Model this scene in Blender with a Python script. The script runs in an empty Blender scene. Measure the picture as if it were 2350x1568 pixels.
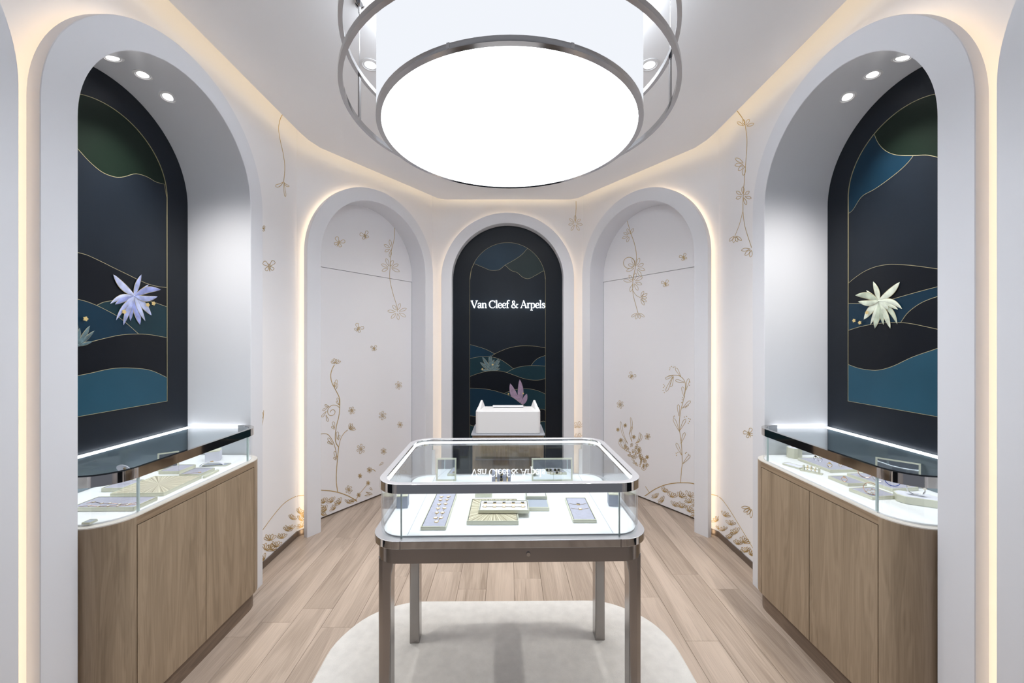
import bpy, bmesh, math, random
from mathutils import Vector, Matrix
random.seed(7)

# ------------------------------------------------------------------ camera, world, exposure
F, CX, CY, EYE = 895.0, 1165.0, 784.0, 1.5          # focal length (px), principal point, eye height (m)
scene = bpy.context.scene
cam_data = bpy.data.cameras.new('camera')
cam_data.sensor_width = 36.0
cam_data.lens = 36.0 * F / 2350.0
cam_data.shift_x = (1175.0 - CX) / 2350.0
cam_data.clip_start = 0.02
cam = bpy.data.objects.new('camera', cam_data)
scene.collection.objects.link(cam)
cam.location = (0, 0, EYE)
cam.rotation_euler = (math.pi / 2, 0, 0)
scene.camera = cam
world = bpy.data.worlds.new('world')
scene.world = world
world.use_nodes = True
world.node_tree.nodes['Background'].inputs[0].default_value = (0.80, 0.85, 1.0, 1)
world.node_tree.nodes['Background'].inputs[1].default_value = 0.12
scene.view_settings.view_transform = 'Standard'
scene.view_settings.look = 'None'
scene.view_settings.exposure = 0.9
scene.view_settings.gamma = 1.0
scene.view_settings.use_curve_mapping = False
scene.cycles.max_bounces = 9
scene.cycles.diffuse_bounces = 7
scene.cycles.glossy_bounces = 3
scene.cycles.transparent_max_bounces = 12
scene.cycles.caustics_reflective = False
scene.cycles.caustics_refractive = False
scene.cycles.adaptive_threshold = 0.03
scene.cycles.use_light_tree = False

DRUM_DISC, DRUM_SIDE, DRUM_ADDED_UP = 6.5, 0.52, 11.0        # emission of the pendant, the last an added upward glow
PORTAL_LED, COVE_LED = 2.1, 3.0         # warm strips behind portals and in the ceiling cove
CASE_LED, WALL_CASE_LED = 2.2, 2.1                         # white strips in the showcases
NICHE_SPOT, CEIL_SPOT = 17.0, 24.0      # downlights (W)
SIGN = 3.2

# ------------------------------------------------------------------ materials
def new_mat(name):
    m = bpy.data.materials.new(name)
    m.use_nodes = True
    nt = m.node_tree
    return m, nt, nt.nodes['Principled BSDF']

def mat(name, col, rough=0.5, metal=0.0, noise=None, bump=None, emit=None, spec=0.5, coat=0.0):
    m, nt, b = new_mat(name)
    b.inputs['Base Color'].default_value = (*col, 1)
    b.inputs['Roughness'].default_value = rough
    b.inputs['Metallic'].default_value = metal
    b.inputs['Specular IOR Level'].default_value = spec
    b.inputs['Coat Weight'].default_value = coat
    b.inputs['Coat Roughness'].default_value = 0.08
    if noise or bump:
        tc = nt.nodes.new('ShaderNodeTexCoord')
    if noise:
        sc, amt = noise
        n = nt.nodes.new('ShaderNodeTexNoise')
        n.inputs['Scale'].default_value = sc
        n.inputs['Detail'].default_value = 4
        r = nt.nodes.new('ShaderNodeValToRGB')
        r.color_ramp.elements[0].color = (*[c * (1 - amt) for c in col], 1)
        r.color_ramp.elements[1].color = (*[min(1, c * (1 + amt)) for c in col], 1)
        r.color_ramp.elements[0].position = 0.3
        r.color_ramp.elements[1].position = 0.7
        nt.links.new(tc.outputs['Object'], n.inputs['Vector'])
        nt.links.new(n.outputs['Fac'], r.inputs['Fac'])
        nt.links.new(r.outputs['Color'], b.inputs['Base Color'])
    if bump:
        sc, st = bump
        n2 = nt.nodes.new('ShaderNodeTexNoise')
        n2.inputs['Scale'].default_value = sc
        n2.inputs['Detail'].default_value = 3
        bp = nt.nodes.new('ShaderNodeBump')
        bp.inputs['Strength'].default_value = st
        bp.inputs['Distance'].default_value = 0.004
        nt.links.new(tc.outputs['Object'], n2.inputs['Vector'])
        nt.links.new(n2.outputs['Fac'], bp.inputs['Height'])
        nt.links.new(bp.outputs['Normal'], b.inputs['Normal'])
    if emit:
        b.inputs['Emission Color'].default_value = (*emit[0], 1)
        b.inputs['Emission Strength'].default_value = emit[1]
    return m

def wood(name, light, dark, axis='Z', grain=1.0, rough=0.45, tone=0.12, rings=0.11):
    """oak: grain stretched along an axis, tone shifted per object"""
    m, nt, b = new_mat(name)
    tc = nt.nodes.new('ShaderNodeTexCoord')
    oi = nt.nodes.new('ShaderNodeObjectInfo')
    add = nt.nodes.new('ShaderNodeVectorMath'); add.operation = 'ADD'
    mul = nt.nodes.new('ShaderNodeMath'); mul.operation = 'MULTIPLY'; mul.inputs[1].default_value = 37.0
    nt.links.new(oi.outputs['Random'], mul.inputs[0])
    comb = nt.nodes.new('ShaderNodeCombineXYZ')
    for i in range(3):
        nt.links.new(mul.outputs[0], comb.inputs[i])
    nt.links.new(tc.outputs['Object'], add.inputs[0])
    nt.links.new(comb.outputs[0], add.inputs[1])
    mp = nt.nodes.new('ShaderNodeMapping')
    s = [9.0, 9.0, 9.0]
    s['XYZ'.index(axis)] = 0.75
    mp.inputs['Scale'].default_value = s
    nt.links.new(add.outputs[0], mp.inputs['Vector'])
    n1 = nt.nodes.new('ShaderNodeTexNoise')
    n1.inputs['Scale'].default_value = 1.3 * grain; n1.inputs['Detail'].default_value = 3; n1.inputs['Distortion'].default_value = 0.9
    nt.links.new(mp.outputs[0], n1.inputs['Vector'])
    # cathedral rings: sine of the broad noise
    ring = nt.nodes.new('ShaderNodeMath'); ring.operation = 'MULTIPLY'; ring.inputs[1].default_value = 46.0
    nt.links.new(n1.outputs['Fac'], ring.inputs[0])
    sn = nt.nodes.new('ShaderNodeMath'); sn.operation = 'SINE'
    nt.links.new(ring.outputs[0], sn.inputs[0])
    mp2 = nt.nodes.new('ShaderNodeMapping')
    s2 = [230.0, 230.0, 230.0]; s2['XYZ'.index(axis)] = 5.0
    mp2.inputs['Scale'].default_value = s2
    nt.links.new(add.outputs[0], mp2.inputs['Vector'])
    n2 = nt.nodes.new('ShaderNodeTexNoise'); n2.inputs['Scale'].default_value = 1.0; n2.inputs['Detail'].default_value = 2
    nt.links.new(mp2.outputs[0], n2.inputs['Vector'])
    # fac = 0.5*n1 + 0.12*sin + 0.45*n2 + tone
    a1 = nt.nodes.new('ShaderNodeMath'); a1.operation = 'MULTIPLY_ADD'; a1.inputs[1].default_value = rings
    nt.links.new(sn.outputs[0], a1.inputs[0]); nt.links.new(n1.outputs['Fac'], a1.inputs[2])
    a2 = nt.nodes.new('ShaderNodeMath'); a2.operation = 'MULTIPLY_ADD'; a2.inputs[1].default_value = 0.55
    nt.links.new(n2.outputs['Fac'], a2.inputs[0]); nt.links.new(a1.outputs[0], a2.inputs[2])
    a3 = nt.nodes.new('ShaderNodeMath'); a3.operation = 'MULTIPLY_ADD'; a3.inputs[1].default_value = tone * 3
    sb = nt.nodes.new('ShaderNodeMath'); sb.operation = 'SUBTRACT'; sb.inputs[1].default_value = 0.5
    nt.links.new(oi.outputs['Random'], sb.inputs[0])
    nt.links.new(sb.outputs[0], a3.inputs[0]); nt.links.new(a2.outputs[0], a3.inputs[2])
    r = nt.nodes.new('ShaderNodeValToRGB')
    r.color_ramp.elements[0].position = 0.45; r.color_ramp.elements[0].color = (*dark, 1)
    r.color_ramp.elements[1].position = 1.0
    r.color_ramp.elements[1].color = (*light, 1)
    nt.links.new(a3.outputs[0], r.inputs['Fac'])
    nt.links.new(r.outputs['Color'], b.inputs['Base Color'])
    b.inputs['Roughness'].default_value = rough
    bp = nt.nodes.new('ShaderNodeBump'); bp.inputs['Strength'].default_value = 0.08; bp.inputs['Distance'].default_value = 0.002
    nt.links.new(n2.outputs['Fac'], bp.inputs['Height'])
    nt.links.new(bp.outputs['Normal'], b.inputs['Normal'])
    return m

def emission(name, col, strength):
    m = bpy.data.materials.new(name)
    m.use_nodes = True
    nt = m.node_tree
    nt.nodes.clear()
    o = nt.nodes.new('ShaderNodeOutputMaterial'); e = nt.nodes.new('ShaderNodeEmission')
    e.inputs[0].default_value = (*col, 1); e.inputs[1].default_value = strength
    nt.links.new(e.outputs[0], o.inputs[0])
    return m

def glass_mat(name, tint, ior=1.45):
    m = bpy.data.materials.new(name)
    m.use_nodes = True
    nt = m.node_tree
    nt.nodes.clear()
    o = nt.nodes.new('ShaderNodeOutputMaterial')
    t = nt.nodes.new('ShaderNodeBsdfTransparent'); t.inputs[0].default_value = (*tint, 1)
    g = nt.nodes.new('ShaderNodeBsdfGlossy'); g.inputs['Roughness'].default_value = 0.0
    g.inputs['Color'].default_value = (0.95, 0.97, 1, 1)
    lw = nt.nodes.new('ShaderNodeLayerWeight'); lw.inputs[0].default_value = 0.5
    pw = nt.nodes.new('ShaderNodeMath'); pw.operation = 'POWER'; pw.inputs[1].default_value = 5.0
    nt.links.new(lw.outputs['Facing'], pw.inputs[0])
    f0 = ((ior - 1) / (ior + 1)) ** 2
    fr = nt.nodes.new('ShaderNodeMath'); fr.operation = 'MULTIPLY_ADD'; fr.inputs[1].default_value = 1 - f0; fr.inputs[2].default_value = f0
    nt.links.new(pw.outputs[0], fr.inputs[0])
    mx = nt.nodes.new('ShaderNodeMixShader')
    nt.links.new(fr.outputs[0], mx.inputs[0]); nt.links.new(t.outputs[0], mx.inputs[1]); nt.links.new(g.outputs[0], mx.inputs[2])
    nt.links.new(mx.outputs[0], o.inputs[0])
    return m

def unsampled(m):
    m.cycles.emission_sampling = 'NONE'
    return m

def straw_mat(name):
    """straw marquetry: rays of straw fanning from the tray's centre"""
    m, nt, b = new_mat(name)
    tc = nt.nodes.new('ShaderNodeTexCoord')
    sp = nt.nodes.new('ShaderNodeSeparateXYZ')
    nt.links.new(tc.outputs['Object'], sp.inputs[0])
    at = nt.nodes.new('ShaderNodeMath'); at.operation = 'ARCTAN2'
    nt.links.new(sp.outputs[1], at.inputs[0]); nt.links.new(sp.outputs[0], at.inputs[1])
    k = nt.nodes.new('ShaderNodeMath'); k.operation = 'MULTIPLY'; k.inputs[1].default_value = 9.0
    nt.links.new(at.outputs[0], k.inputs[0])
    n = nt.nodes.new('ShaderNodeTexNoise'); n.noise_dimensions = '1D'
    n.inputs['Scale'].default_value = 1.6; n.inputs['Detail'].default_value = 2
    nt.links.new(k.outputs[0], n.inputs['W'])
    r = nt.nodes.new('ShaderNodeValToRGB')
    r.color_ramp.elements[0].position = 0.32; r.color_ramp.elements[0].color = (0.30, 0.25, 0.15, 1)
    r.color_ramp.elements[1].position = 0.68; r.color_ramp.elements[1].color = (0.80, 0.74, 0.58, 1)
    nt.links.new(n.outputs['Fac'], r.inputs['Fac'])
    nt.links.new(r.outputs['Color'], b.inputs['Base Color'])
    b.inputs['Roughness'].default_value = 0.35
    return m

M = {}
M['wall'] = mat('wall_paint', (0.86, 0.855, 0.875), 0.62)
M['portal'] = mat('portal_lacquer', (0.77, 0.78, 0.82), 0.42)
M['ceiling'] = mat('ceiling_paint', (0.93, 0.93, 0.945), 0.7)
M['door'] = mat('door_lacquer', (0.845, 0.84, 0.865), 0.38)
M['navy'] = mat('navy_lacquer', (0.0045, 0.0080, 0.0140), 0.40, noise=(2.2, 0.18), spec=0.3)
M['field'] = mat('slate_navy_lacquer', (0.0095, 0.0145, 0.0225), 0.36, noise=(3.0, 0.12), spec=0.22)
M['black'] = mat('midnight_lacquer', (0.0030, 0.0050, 0.0090), 0.36, noise=(3.0, 0.2), spec=0.22)
M['teal'] = mat('teal_lacquer', (0.018, 0.073, 0.115), 0.36, noise=(3.0, 0.12), spec=0.22)
M['teal_dark'] = mat('deep_teal_lacquer', (0.0075, 0.030, 0.042), 0.36, noise=(3.0, 0.12), spec=0.22)
M['blue'] = mat('petrol_blue_lacquer', (0.0050, 0.026, 0.050), 0.36, noise=(3.0, 0.14), spec=0.22)
M['slate_blue'] = mat('slate_blue_lacquer', (0.014, 0.036, 0.062), 0.36, noise=(3.0, 0.14), spec=0.22)
M['green'] = mat('bottle_green_lacquer', (0.0055, 0.0135, 0.0085), 0.36, noise=(3.0, 0.12), spec=0.22)
M['grey_green'] = mat('grey_green_lacquer', (0.020, 0.034, 0.036), 0.36, noise=(3.0, 0.12), spec=0.22)
M['gold'] = mat('gold_leaf_line', (0.57, 0.40, 0.16), 0.36, 0.55, noise=(30, 0.15))
M['gold_fine'] = mat('pale_gold_inlay', (0.42, 0.37, 0.22), 0.4, 0.35)
M['gold_flower'] = mat('gold_flower_paint', (0.62, 0.47, 0.20), 0.4)
M['petal_blue'] = mat('lavender_petal', (0.35, 0.40, 0.68), 0.45, noise=(26, 0.30))
M['petal_cream'] = mat('cream_petal', (0.60, 0.65, 0.53), 0.45, noise=(26, 0.28))
M['petal_mauve'] = mat('mauve_leaf', (0.33, 0.24, 0.35), 0.5, noise=(30, 0.2))
M['leaf_grey'] = mat('sage_leaf', (0.09, 0.15, 0.17), 0.5, noise=(40, 0.4))
M['chrome'] = mat('polished_nickel', (0.60, 0.585, 0.57), 0.06, 1.0)
M['ring_metal'] = mat('polished_steel', (0.44, 0.435, 0.44), 0.12, 1.0)
M['steel'] = mat('brushed_steel', (0.36, 0.34, 0.33), 0.24, 1.0, bump=(300, 0.03))
M['pale_steel'] = mat('satin_steel', (0.52, 0.54, 0.60), 0.5, 0.6)
M['bronze'] = mat('bronze_skirting', (0.24, 0.20, 0.175), 0.30, 0.85)
M['deck'] = mat('white_display_deck', (0.86, 0.87, 0.90), 0.45)
M['groove'] = mat('shadow_gap', (0.02, 0.018, 0.017), 0.7)
M['oak'] = wood('oak_veneer', (0.40, 0.305, 0.21), (0.25, 0.186, 0.123), 'Z', 1.5, 0.42, 0.02, 0.08)
M['oak_rail'] = wood('oak_rail_veneer', (0.36, 0.265, 0.178), (0.22, 0.155, 0.098), 'Y', 0.9, 0.42, 0.02)
M['oak_kick'] = wood('oak_plinth', (0.25, 0.18, 0.13), (0.15, 0.105, 0.075), 'Y', 0.9, 0.45, 0.02)
M['oak_edge'] = mat('pale_cabinet_edge', (0.74, 0.70, 0.64), 0.45)
M['plank'] = wood('oak_plank', (0.55, 0.445, 0.366), (0.315, 0.245, 0.192), 'Y', 0.8, 0.38, 0.075, 0.06)
M['floor_gap'] = mat('floor_joint', (0.27, 0.20, 0.155), 0.8)
M['rug'] = mat('ivory_wool', (0.83, 0.815, 0.79), 0.95, noise=(22, 0.05), bump=(420, 0.7), spec=0.1)
M['glass'] = glass_mat('clear_glass', (0.975, 0.985, 0.985))
M['glass_top'] = glass_mat('tinted_top_glass', (0.90, 0.93, 0.935), 1.55)
M['clear'] = bpy.data.materials.new('glass_underside'); M['clear'].use_nodes = True
_nt = M['clear'].node_tree; _nt.nodes.clear()
_o = _nt.nodes.new('ShaderNodeOutputMaterial'); _t = _nt.nodes.new('ShaderNodeBsdfTransparent'); _t.inputs[0].default_value = (0.96, 0.975, 0.975, 1)
_nt.links.new(_t.outputs[0], _o.inputs[0])
M['glass_edge'] = mat('glass_edge', (0.55, 0.68, 0.68), 0.15, spec=0.8)
M['led_white'] = emission('white_led', (0.93, 0.96, 1.0), CASE_LED)
M['led_wall_case'] = emission('white_led_wall_case', (0.93, 0.96, 1.0), WALL_CASE_LED)
M['led_back'] = emission('back_led', (0.90, 0.95, 1.0), 5.0)
M['led_rim_added'] = emission('added_rim_led', (0.93, 0.96, 1.0), 4.8)
M['back_plate'] = mat('blue_grey_back_plate', (0.20, 0.25, 0.29), 0.28, 0.6)
M['led_warm'] = emission('warm_led', (1.0, 0.76, 0.49), PORTAL_LED)
M['led_cove'] = emission('cove_led', (1.0, 0.80, 0.52), COVE_LED)
M['drum_disc'] = emission('pendant_diffuser', (0.89, 0.945, 1.0), DRUM_DISC)
M['drum_added_up'] = emission('added_pendant_uplight', (0.88, 0.94, 1.0), DRUM_ADDED_UP)
M['drum_side'] = emission('pendant_shade', (0.91, 0.94, 1.0), DRUM_SIDE)
M['spot_lens'] = unsampled(emission('downlight_lens', (1.0, 0.98, 0.95), 3.0))
M['sign'] = unsampled(emission('sign_letters', (0.93, 0.97, 1.0), SIGN))
M['trim_white'] = mat('white_trim', (0.83, 0.83, 0.84), 0.4)
M['champagne'] = mat('champagne_lacquer', (0.66, 0.655, 0.53), 0.4, 0.1)
M['lavender'] = mat('lavender_suede', (0.42, 0.415, 0.50), 0.85, noise=(60, 0.05))
M['pad_white'] = mat('white_suede', (0.72, 0.72, 0.80), 0.85)
M['blue_grey'] = mat('blue_grey_suede', (0.36, 0.385, 0.45), 0.85)
M['dark_line'] = mat('dark_inlay', (0.05, 0.05, 0.055), 0.4)
M['straw'] = straw_mat('straw_marquetry')
M['mother_pearl'] = mat('mother_of_pearl', (0.80, 0.76, 0.70), 0.2, 0.0, spec=0.7)
M['onyx'] = mat('onyx', (0.01, 0.01, 0.012), 0.15)
M['yellow_gold'] = mat('yellow_gold', (0.80, 0.60, 0.30), 0.22, 1.0)
M['rose_gold'] = mat('rose_gold', (0.80, 0.52, 0.40), 0.22, 1.0)
M['silver'] = mat('white_gold', (0.72, 0.72, 0.74), 0.16, 1.0)
M['mirror'] = mat('mirror_glass', (0.80, 0.83, 0.85), 0.03, 1.0)
M['tray_white'] = mat('white_solid_surface', (0.74, 0.73, 0.735), 0.4)
M['tablet'] = mat('tablet_shell', (0.80, 0.80, 0.82), 0.25)
M['screen'] = mat('dark_screen', (0.03, 0.03, 0.035), 0.15)
M['sapphire'] = mat('blue_enamel', (0.10, 0.14, 0.45), 0.2)

# ------------------------------------------------------------------ mesh helpers
COL = scene.collection

class MB:
    """collects geometry for one mesh object"""
    def __init__(self):
        self.v, self.f, self.m = [], [], []
    def quad_strip(self, rows, closed=False, mi=0):
        """rows: list of equally long point lists"""
        n = len(rows[0]); b = len(self.v)
        for r in rows:
            self.v.extend([tuple(p) for p in r])
        for i in range(len(rows) - 1):
            for j in range(n if closed else n - 1):
                k = (j + 1) % n
                self.f.append((b + i * n + j, b + i * n + k, b + (i + 1) * n + k, b + (i + 1) * n + j)); self.m.append(mi)
        return self
    def poly(self, pts, mi=0):
        b = len(self.v); self.v.extend([tuple(p) for p in pts]); self.f.append(tuple(range(b, b + len(pts)))); self.m.append(mi)
        return self
    def box(self, x0, x1, y0, y1, z0, z1, mi=0):
        b = len(self.v)
        for z in (z0, z1):
            self.v += [(x0, y0, z), (x1, y0, z), (x1, y1, z), (x0, y1, z)]
        for q in ((0, 3, 2, 1), (4, 5, 6, 7), (0, 1, 5, 4), (1, 2, 6, 5), (2, 3, 7, 6), (3, 0, 4, 7)):
            self.f.append(tuple(b + i for i in q)); self.m.append(mi)
        return self
    def prism(self, pts, z0, z1, mi=0, top=None):
        """pts: convex 2D outline (CCW)"""
        n = len(pts); b = len(self.v)
        self.v += [(p[0], p[1], z0) for p in pts] + [(p[0], p[1], z1) for p in pts]
        for i in range(n):
            j = (i + 1) % n
            self.f.append((b + i, b + j, b + n + j, b + n + i)); self.m.append(mi)
        self.f.append(tuple(b + i for i in reversed(range(n)))); self.m.append(mi)
        self.f.append(tuple(b + n + i for i in range(n))); self.m.append(mi if top is None else top)
        return self
    def ring(self, outer, inner, z0, z1, mi=0, closed=True):
        """band between two outlines of equal length"""
        rows = [[(p[0], p[1], z0) for p in outer], [(p[0], p[1], z1) for p in outer],
                [(p[0], p[1], z1) for p in inner], [(p[0], p[1], z0) for p in inner], [(p[0], p[1], z0) for p in outer]]
        self.quad_strip(rows, closed, mi)
        if not closed:
            for k in (0, -1):
                self.poly([(outer[k][0], outer[k][1], z0), (outer[k][0], outer[k][1], z1), (inner[k][0], inner[k][1], z1), (inner[k][0], inner[k][1], z0)], mi)
        return self
    def lathe(self, prof, c=(0, 0, 0), n=24, mi=0, axis='Z'):
        rows = []
        for r, z in prof:
            row = []
            for k in range(n):
                a = 2 * math.pi * k / n
                p = (r * math.cos(a), r * math.sin(a), z)
                if axis == 'Y':
                    p = (p[0], p[2], p[1])
                if axis == 'X':
                    p = (p[2], p[0], p[1])
                row.append((c[0] + p[0], c[1] + p[1], c[2] + p[2]))
            rows.append(row)
        return self.quad_strip(rows, True, mi)
    def tube(self, pts, r, n=6, mi=0, closed=False):
        P = [Vector(p) for p in pts]; rows = []
        N = len(P)
        for i in range(N):
            if closed:
                t = P[(i + 1) % N] - P[i - 1]
            else:
                t = P[min(i + 1, N - 1)] - P[max(i - 1, 0)]
            t.normalize()
            up = Vector((0, 0, 1)) if abs(t.z) < 0.9 else Vector((1, 0, 0))
            a = t.cross(up).normalized(); b = t.cross(a).normalized()
            rows.append([P[i] + a * (r * math.cos(2 * math.pi * k / n)) + b * (r * math.sin(2 * math.pi * k / n)) for k in range(n)])
        if closed:
            rows.append(rows[0])
        self.quad_strip(rows, True, mi)
        if not closed:
            self.poly(rows[0], mi); self.poly(rows[-1], mi)
        return self
    def torus(self, c, R, r, nrm=(0, 0, 1), n=24, k=8, mi=0, a0=0, a1=2 * math.pi):
        z = Vector(nrm).normalized()
        x = z.orthogonal().normalized(); y = z.cross(x)
        full = abs(a1 - a0 - 2 * math.pi) < 1e-4
        pts = [Vector(c) + x * (R * math.cos(a0 + (a1 - a0) * i / n)) + y * (R * math.sin(a0 + (a1 - a0) * i / n)) for i in range(n if full else n + 1)]
        return self.tube(pts, r, k, mi, full)
    def ribbon(self, pts, nrm, w, h=0.0012, mi=0, closed=False):
        """flat raised line along 3D points that lie in a plane with normal nrm"""
        P = [Vector(p) for p in pts]; n = Vector(nrm); N = len(P); rows = []
        for i in range(N):
            if closed:
                t = P[(i + 1) % N] - P[i - 1]
            else:
                t = P[min(i + 1, N - 1)] - P[max(i - 1, 0)]
            if t.length < 1e-9:
                t = Vector((0, 0, 1))
            t.normalize()
            s = n.cross(t).normalized() * (w / 2)
            rows.append([P[i] - s, P[i] - s * 0.8 + n * h, P[i] + s * 0.8 + n * h, P[i] + s])
        if closed:
            rows.append(rows[0])
        self.quad_strip(rows, False, mi)
        return self
    def build(self, name, mats, parent=None, smooth=False, world=False, sharp=None):
        me = bpy.data.meshes.new(name)
        v = self.v
        if world and parent is not None:
            inv = mat_world(parent).inverted()
            v = [tuple(inv @ Vector(p)) for p in v]
        me.from_pydata(v, [], self.f)
        if not isinstance(mats, (list, tuple)):
            mats = [mats]
        for x in mats:
            me.materials.append(x)
        for p, mi in zip(me.polygons, self.m):
            p.material_index = mi
        bm = bmesh.new(); bm.from_mesh(me)
        bmesh.ops.remove_doubles(bm, verts=bm.verts, dist=1e-6)
        bmesh.ops.recalc_face_normals(bm, faces=bm.faces)
        bm.to_mesh(me); bm.free()
        if smooth:
            for p in me.polygons:
                p.use_smooth = True
            me.set_sharp_from_angle(angle=math.radians(sharp or 35))
        o = bpy.data.objects.new(name, me)
        COL.objects.link(o)
        if parent is not None:
            o.parent = parent
        return o

def mat_world(o):
    m = o.matrix_basis.copy()
    while o.parent is not None:
        o = o.parent
        m = o.matrix_basis @ m
    return m

def tag(o, label, cat=None, group=None, kind=None):
    o['label'] = label
    if cat:
        o['category'] = cat
    if group:
        o['group'] = group
    if kind:
        o['kind'] = kind
    return o

def thing(name, label, cat, loc=(0, 0, 0), rz=0.0, group=None):
    o = bpy.data.objects.new(name, None)
    o.empty_display_size = 0.05
    COL.objects.link(o)
    o.location = loc
    o.rotation_euler = (0, 0, rz)
    return tag(o, label, cat, group)

def struct(o, label, cat):
    return tag(o, label, cat, kind='structure')

def bevel(o, w, seg=2):
    m = o.modifiers.new('bevel', 'BEVEL'); m.width = w; m.segments = seg; m.limit_method = 'ANGLE'; m.angle_limit = math.radians(40)
    return o

def spline(pts, n=8):
    """Catmull-Rom through 2D/3D points"""
    P = [Vector(p) for p in pts]
    if len(P) < 3:
        return [P[0].lerp(P[-1], i / n) for i in range(n + 1)]
    out = []
    for i in range(len(P) - 1):
        p0 = P[i - 1] if i > 0 else P[0] * 2 - P[1]
        p1, p2 = P[i], P[i + 1]
        p3 = P[i + 2] if i + 2 < len(P) else P[-1] * 2 - P[-2]
        for k in range(n):
            t = k / n
            out.append(0.5 * (2 * p1 + (p2 - p0) * t + (2 * p0 - 5 * p1 + 4 * p2 - p3) * t * t + (3 * p1 - p0 - 3 * p2 + p3) * t ** 3))
    out.append(P[-1])
    return out

def on_plane(px, py, p0, n):
    """point of a plane seen at a photograph pixel"""
    d = Vector(((px - CX) / F, 1.0, (CY - py) / F)); e = Vector((0, 0, EYE)); n = Vector(n)
    return e + d * ((Vector(p0) - e).dot(n) / d.dot(n))

def on_z(px, py, z):
    return on_plane(px, py, (0, 0, z), (0, 0, 1))

def rrect(hx, hy, r, n=8, cx=0.0, cy=0.0):
    out = []
    for sx, sy, a in ((1, -1, -90), (1, 1, 0), (-1, 1, 90), (-1, -1, 180)):
        for k in range(n + 1):
            t = math.radians(a + 90 * k / n)
            out.append((cx + sx * (hx - r) + r * math.cos(t), cy + sy * (hy - r) + r * math.sin(t)))
    return out

# ------------------------------------------------------------------ plan of the room
CEIL = 3.0
SPRING = 2.29
APEX_IN = 2.757
RING = 0.112
WALL_OFF = 0.085          # the portals stand this far proud of the wall behind
PLATE = 0.045
SIDE_X = 1.515            # face of the side portals
SIDE_OFF = 0.105         # the side walls lie a little deeper
WALL_X = SIDE_X + SIDE_OFF
ang = math.radians(33.17)
BACK_Y = 4.135            # face of the back portal
WALL_BACK = BACK_Y + WALL_OFF
OBL_A = Vector((-1.53, 2.977))          # outer corner of the left oblique portal (face plane)
OBL_D = Vector((math.sin(ang), math.cos(ang)))
OBL_N = Vector((math.cos(ang), -math.sin(ang)))
Y_FRONT = -0.75

class Frame:
    """wall frame: s runs along the face, t goes back into the wall, z up"""
    def __init__(self, o, d, n, off=WALL_OFF):
        self.o, self.d, self.n, self.off = Vector(o), Vector(d), Vector(n), off
    def __call__(self, s, t, z):
        p = self.o + self.d * s - self.n * t
        return Vector((p.x, p.y, z))
    @property
    def n3(self):
        return Vector((self.n.x, self.n.y, 0))

# s = distance along, first for the left wall (s = y)
FR = {
    'left': Frame((-SIDE_X, 0), (0, 1), (1, 0), SIDE_OFF),
    'right': Frame((SIDE_X, 0), (0, 1), (-1, 0), SIDE_OFF),
    'oblique_left': Frame(OBL_A, OBL_D, OBL_N),
    'oblique_right': Frame((-OBL_A.x, OBL_A.y), (-OBL_D.x, OBL_D.y), (-OBL_N.x, OBL_N.y)),
    'back': Frame((0, BACK_Y), (1, 0), (0, -1)),
}

def arch(c, r, z_s, n=60, z0=0.0):
    """open outline of an arch (s, z): up the near side, over, down the far side"""
    pts = [(c - r, z0), (c - r, z0 + (z_s - z0) * 0.5)]
    for k in range(n + 1):
        a = math.pi - math.pi * k / n
        pts.append((c + r * math.cos(a), z_s + r * math.sin(a)))
    pts += [(c + r, z0 + (z_s - z0) * 0.5), (c + r, z0)]
    return pts

def portal(name, fr, s0, s1, depth, label):
    c, ro = (s0 + s1) / 2, (s1 - s0) / 2
    ri = ro - RING
    zs = APEX_IN - ri
    out, inn = arch(c, ro, zs), arch(c, ri, zs)
    lin = arch(c, ri + 0.02, zs)
    spc, la, lb = arch(c, ro - 0.052, zs), arch(c, ro - 0.026, zs), arch(c, ro - 0.006, zs)
    F3 = lambda pts, t: [fr(s, t, z) for s, z in pts]
    mb = MB()
    mb.quad_strip([F3(out, PLATE), F3(out, 0.002), F3(arch(c, ro - 0.002, zs), 0.0), F3(arch(c, ri + 0.002, zs), 0.0), F3(inn, 0.002), F3(inn, PLATE), F3(out, PLATE)])
    for k in (0, -1):
        mb.poly([F3(out, PLATE)[k], F3(out, 0)[k], F3(inn, 0)[k], F3(inn, PLATE)[k]])
    o = mb.build(name, M['portal'], smooth=True, sharp=30)
    struct(o, label, 'arch')
    ml = MB()
    ml.quad_strip([F3(inn, PLATE), F3(inn, depth), F3(lin, depth), F3(lin, PLATE), F3(inn, PLATE)])
    ml.build('reveal', M['portal'], o, smooth=True, sharp=30)
    ms = MB()
    ms.quad_strip([F3(spc, PLATE), F3(spc, fr.off - 0.001)])
    ms.build('spacer', M['portal'], o, smooth=True)
    ms = MB()
    ms.quad_strip([F3(la, PLATE + 0.003), F3(lb, PLATE + 0.003)])
    ms.build('led_strip', M['led_warm'], o)
    return o, c, ri, zs

SIDE_S = (1.264, 2.413)
NEAR_S = (0.061, 1.2096)
OBL_S = (0.0, 1.36)
BACK_S = (-0.705, 0.705)

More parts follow.
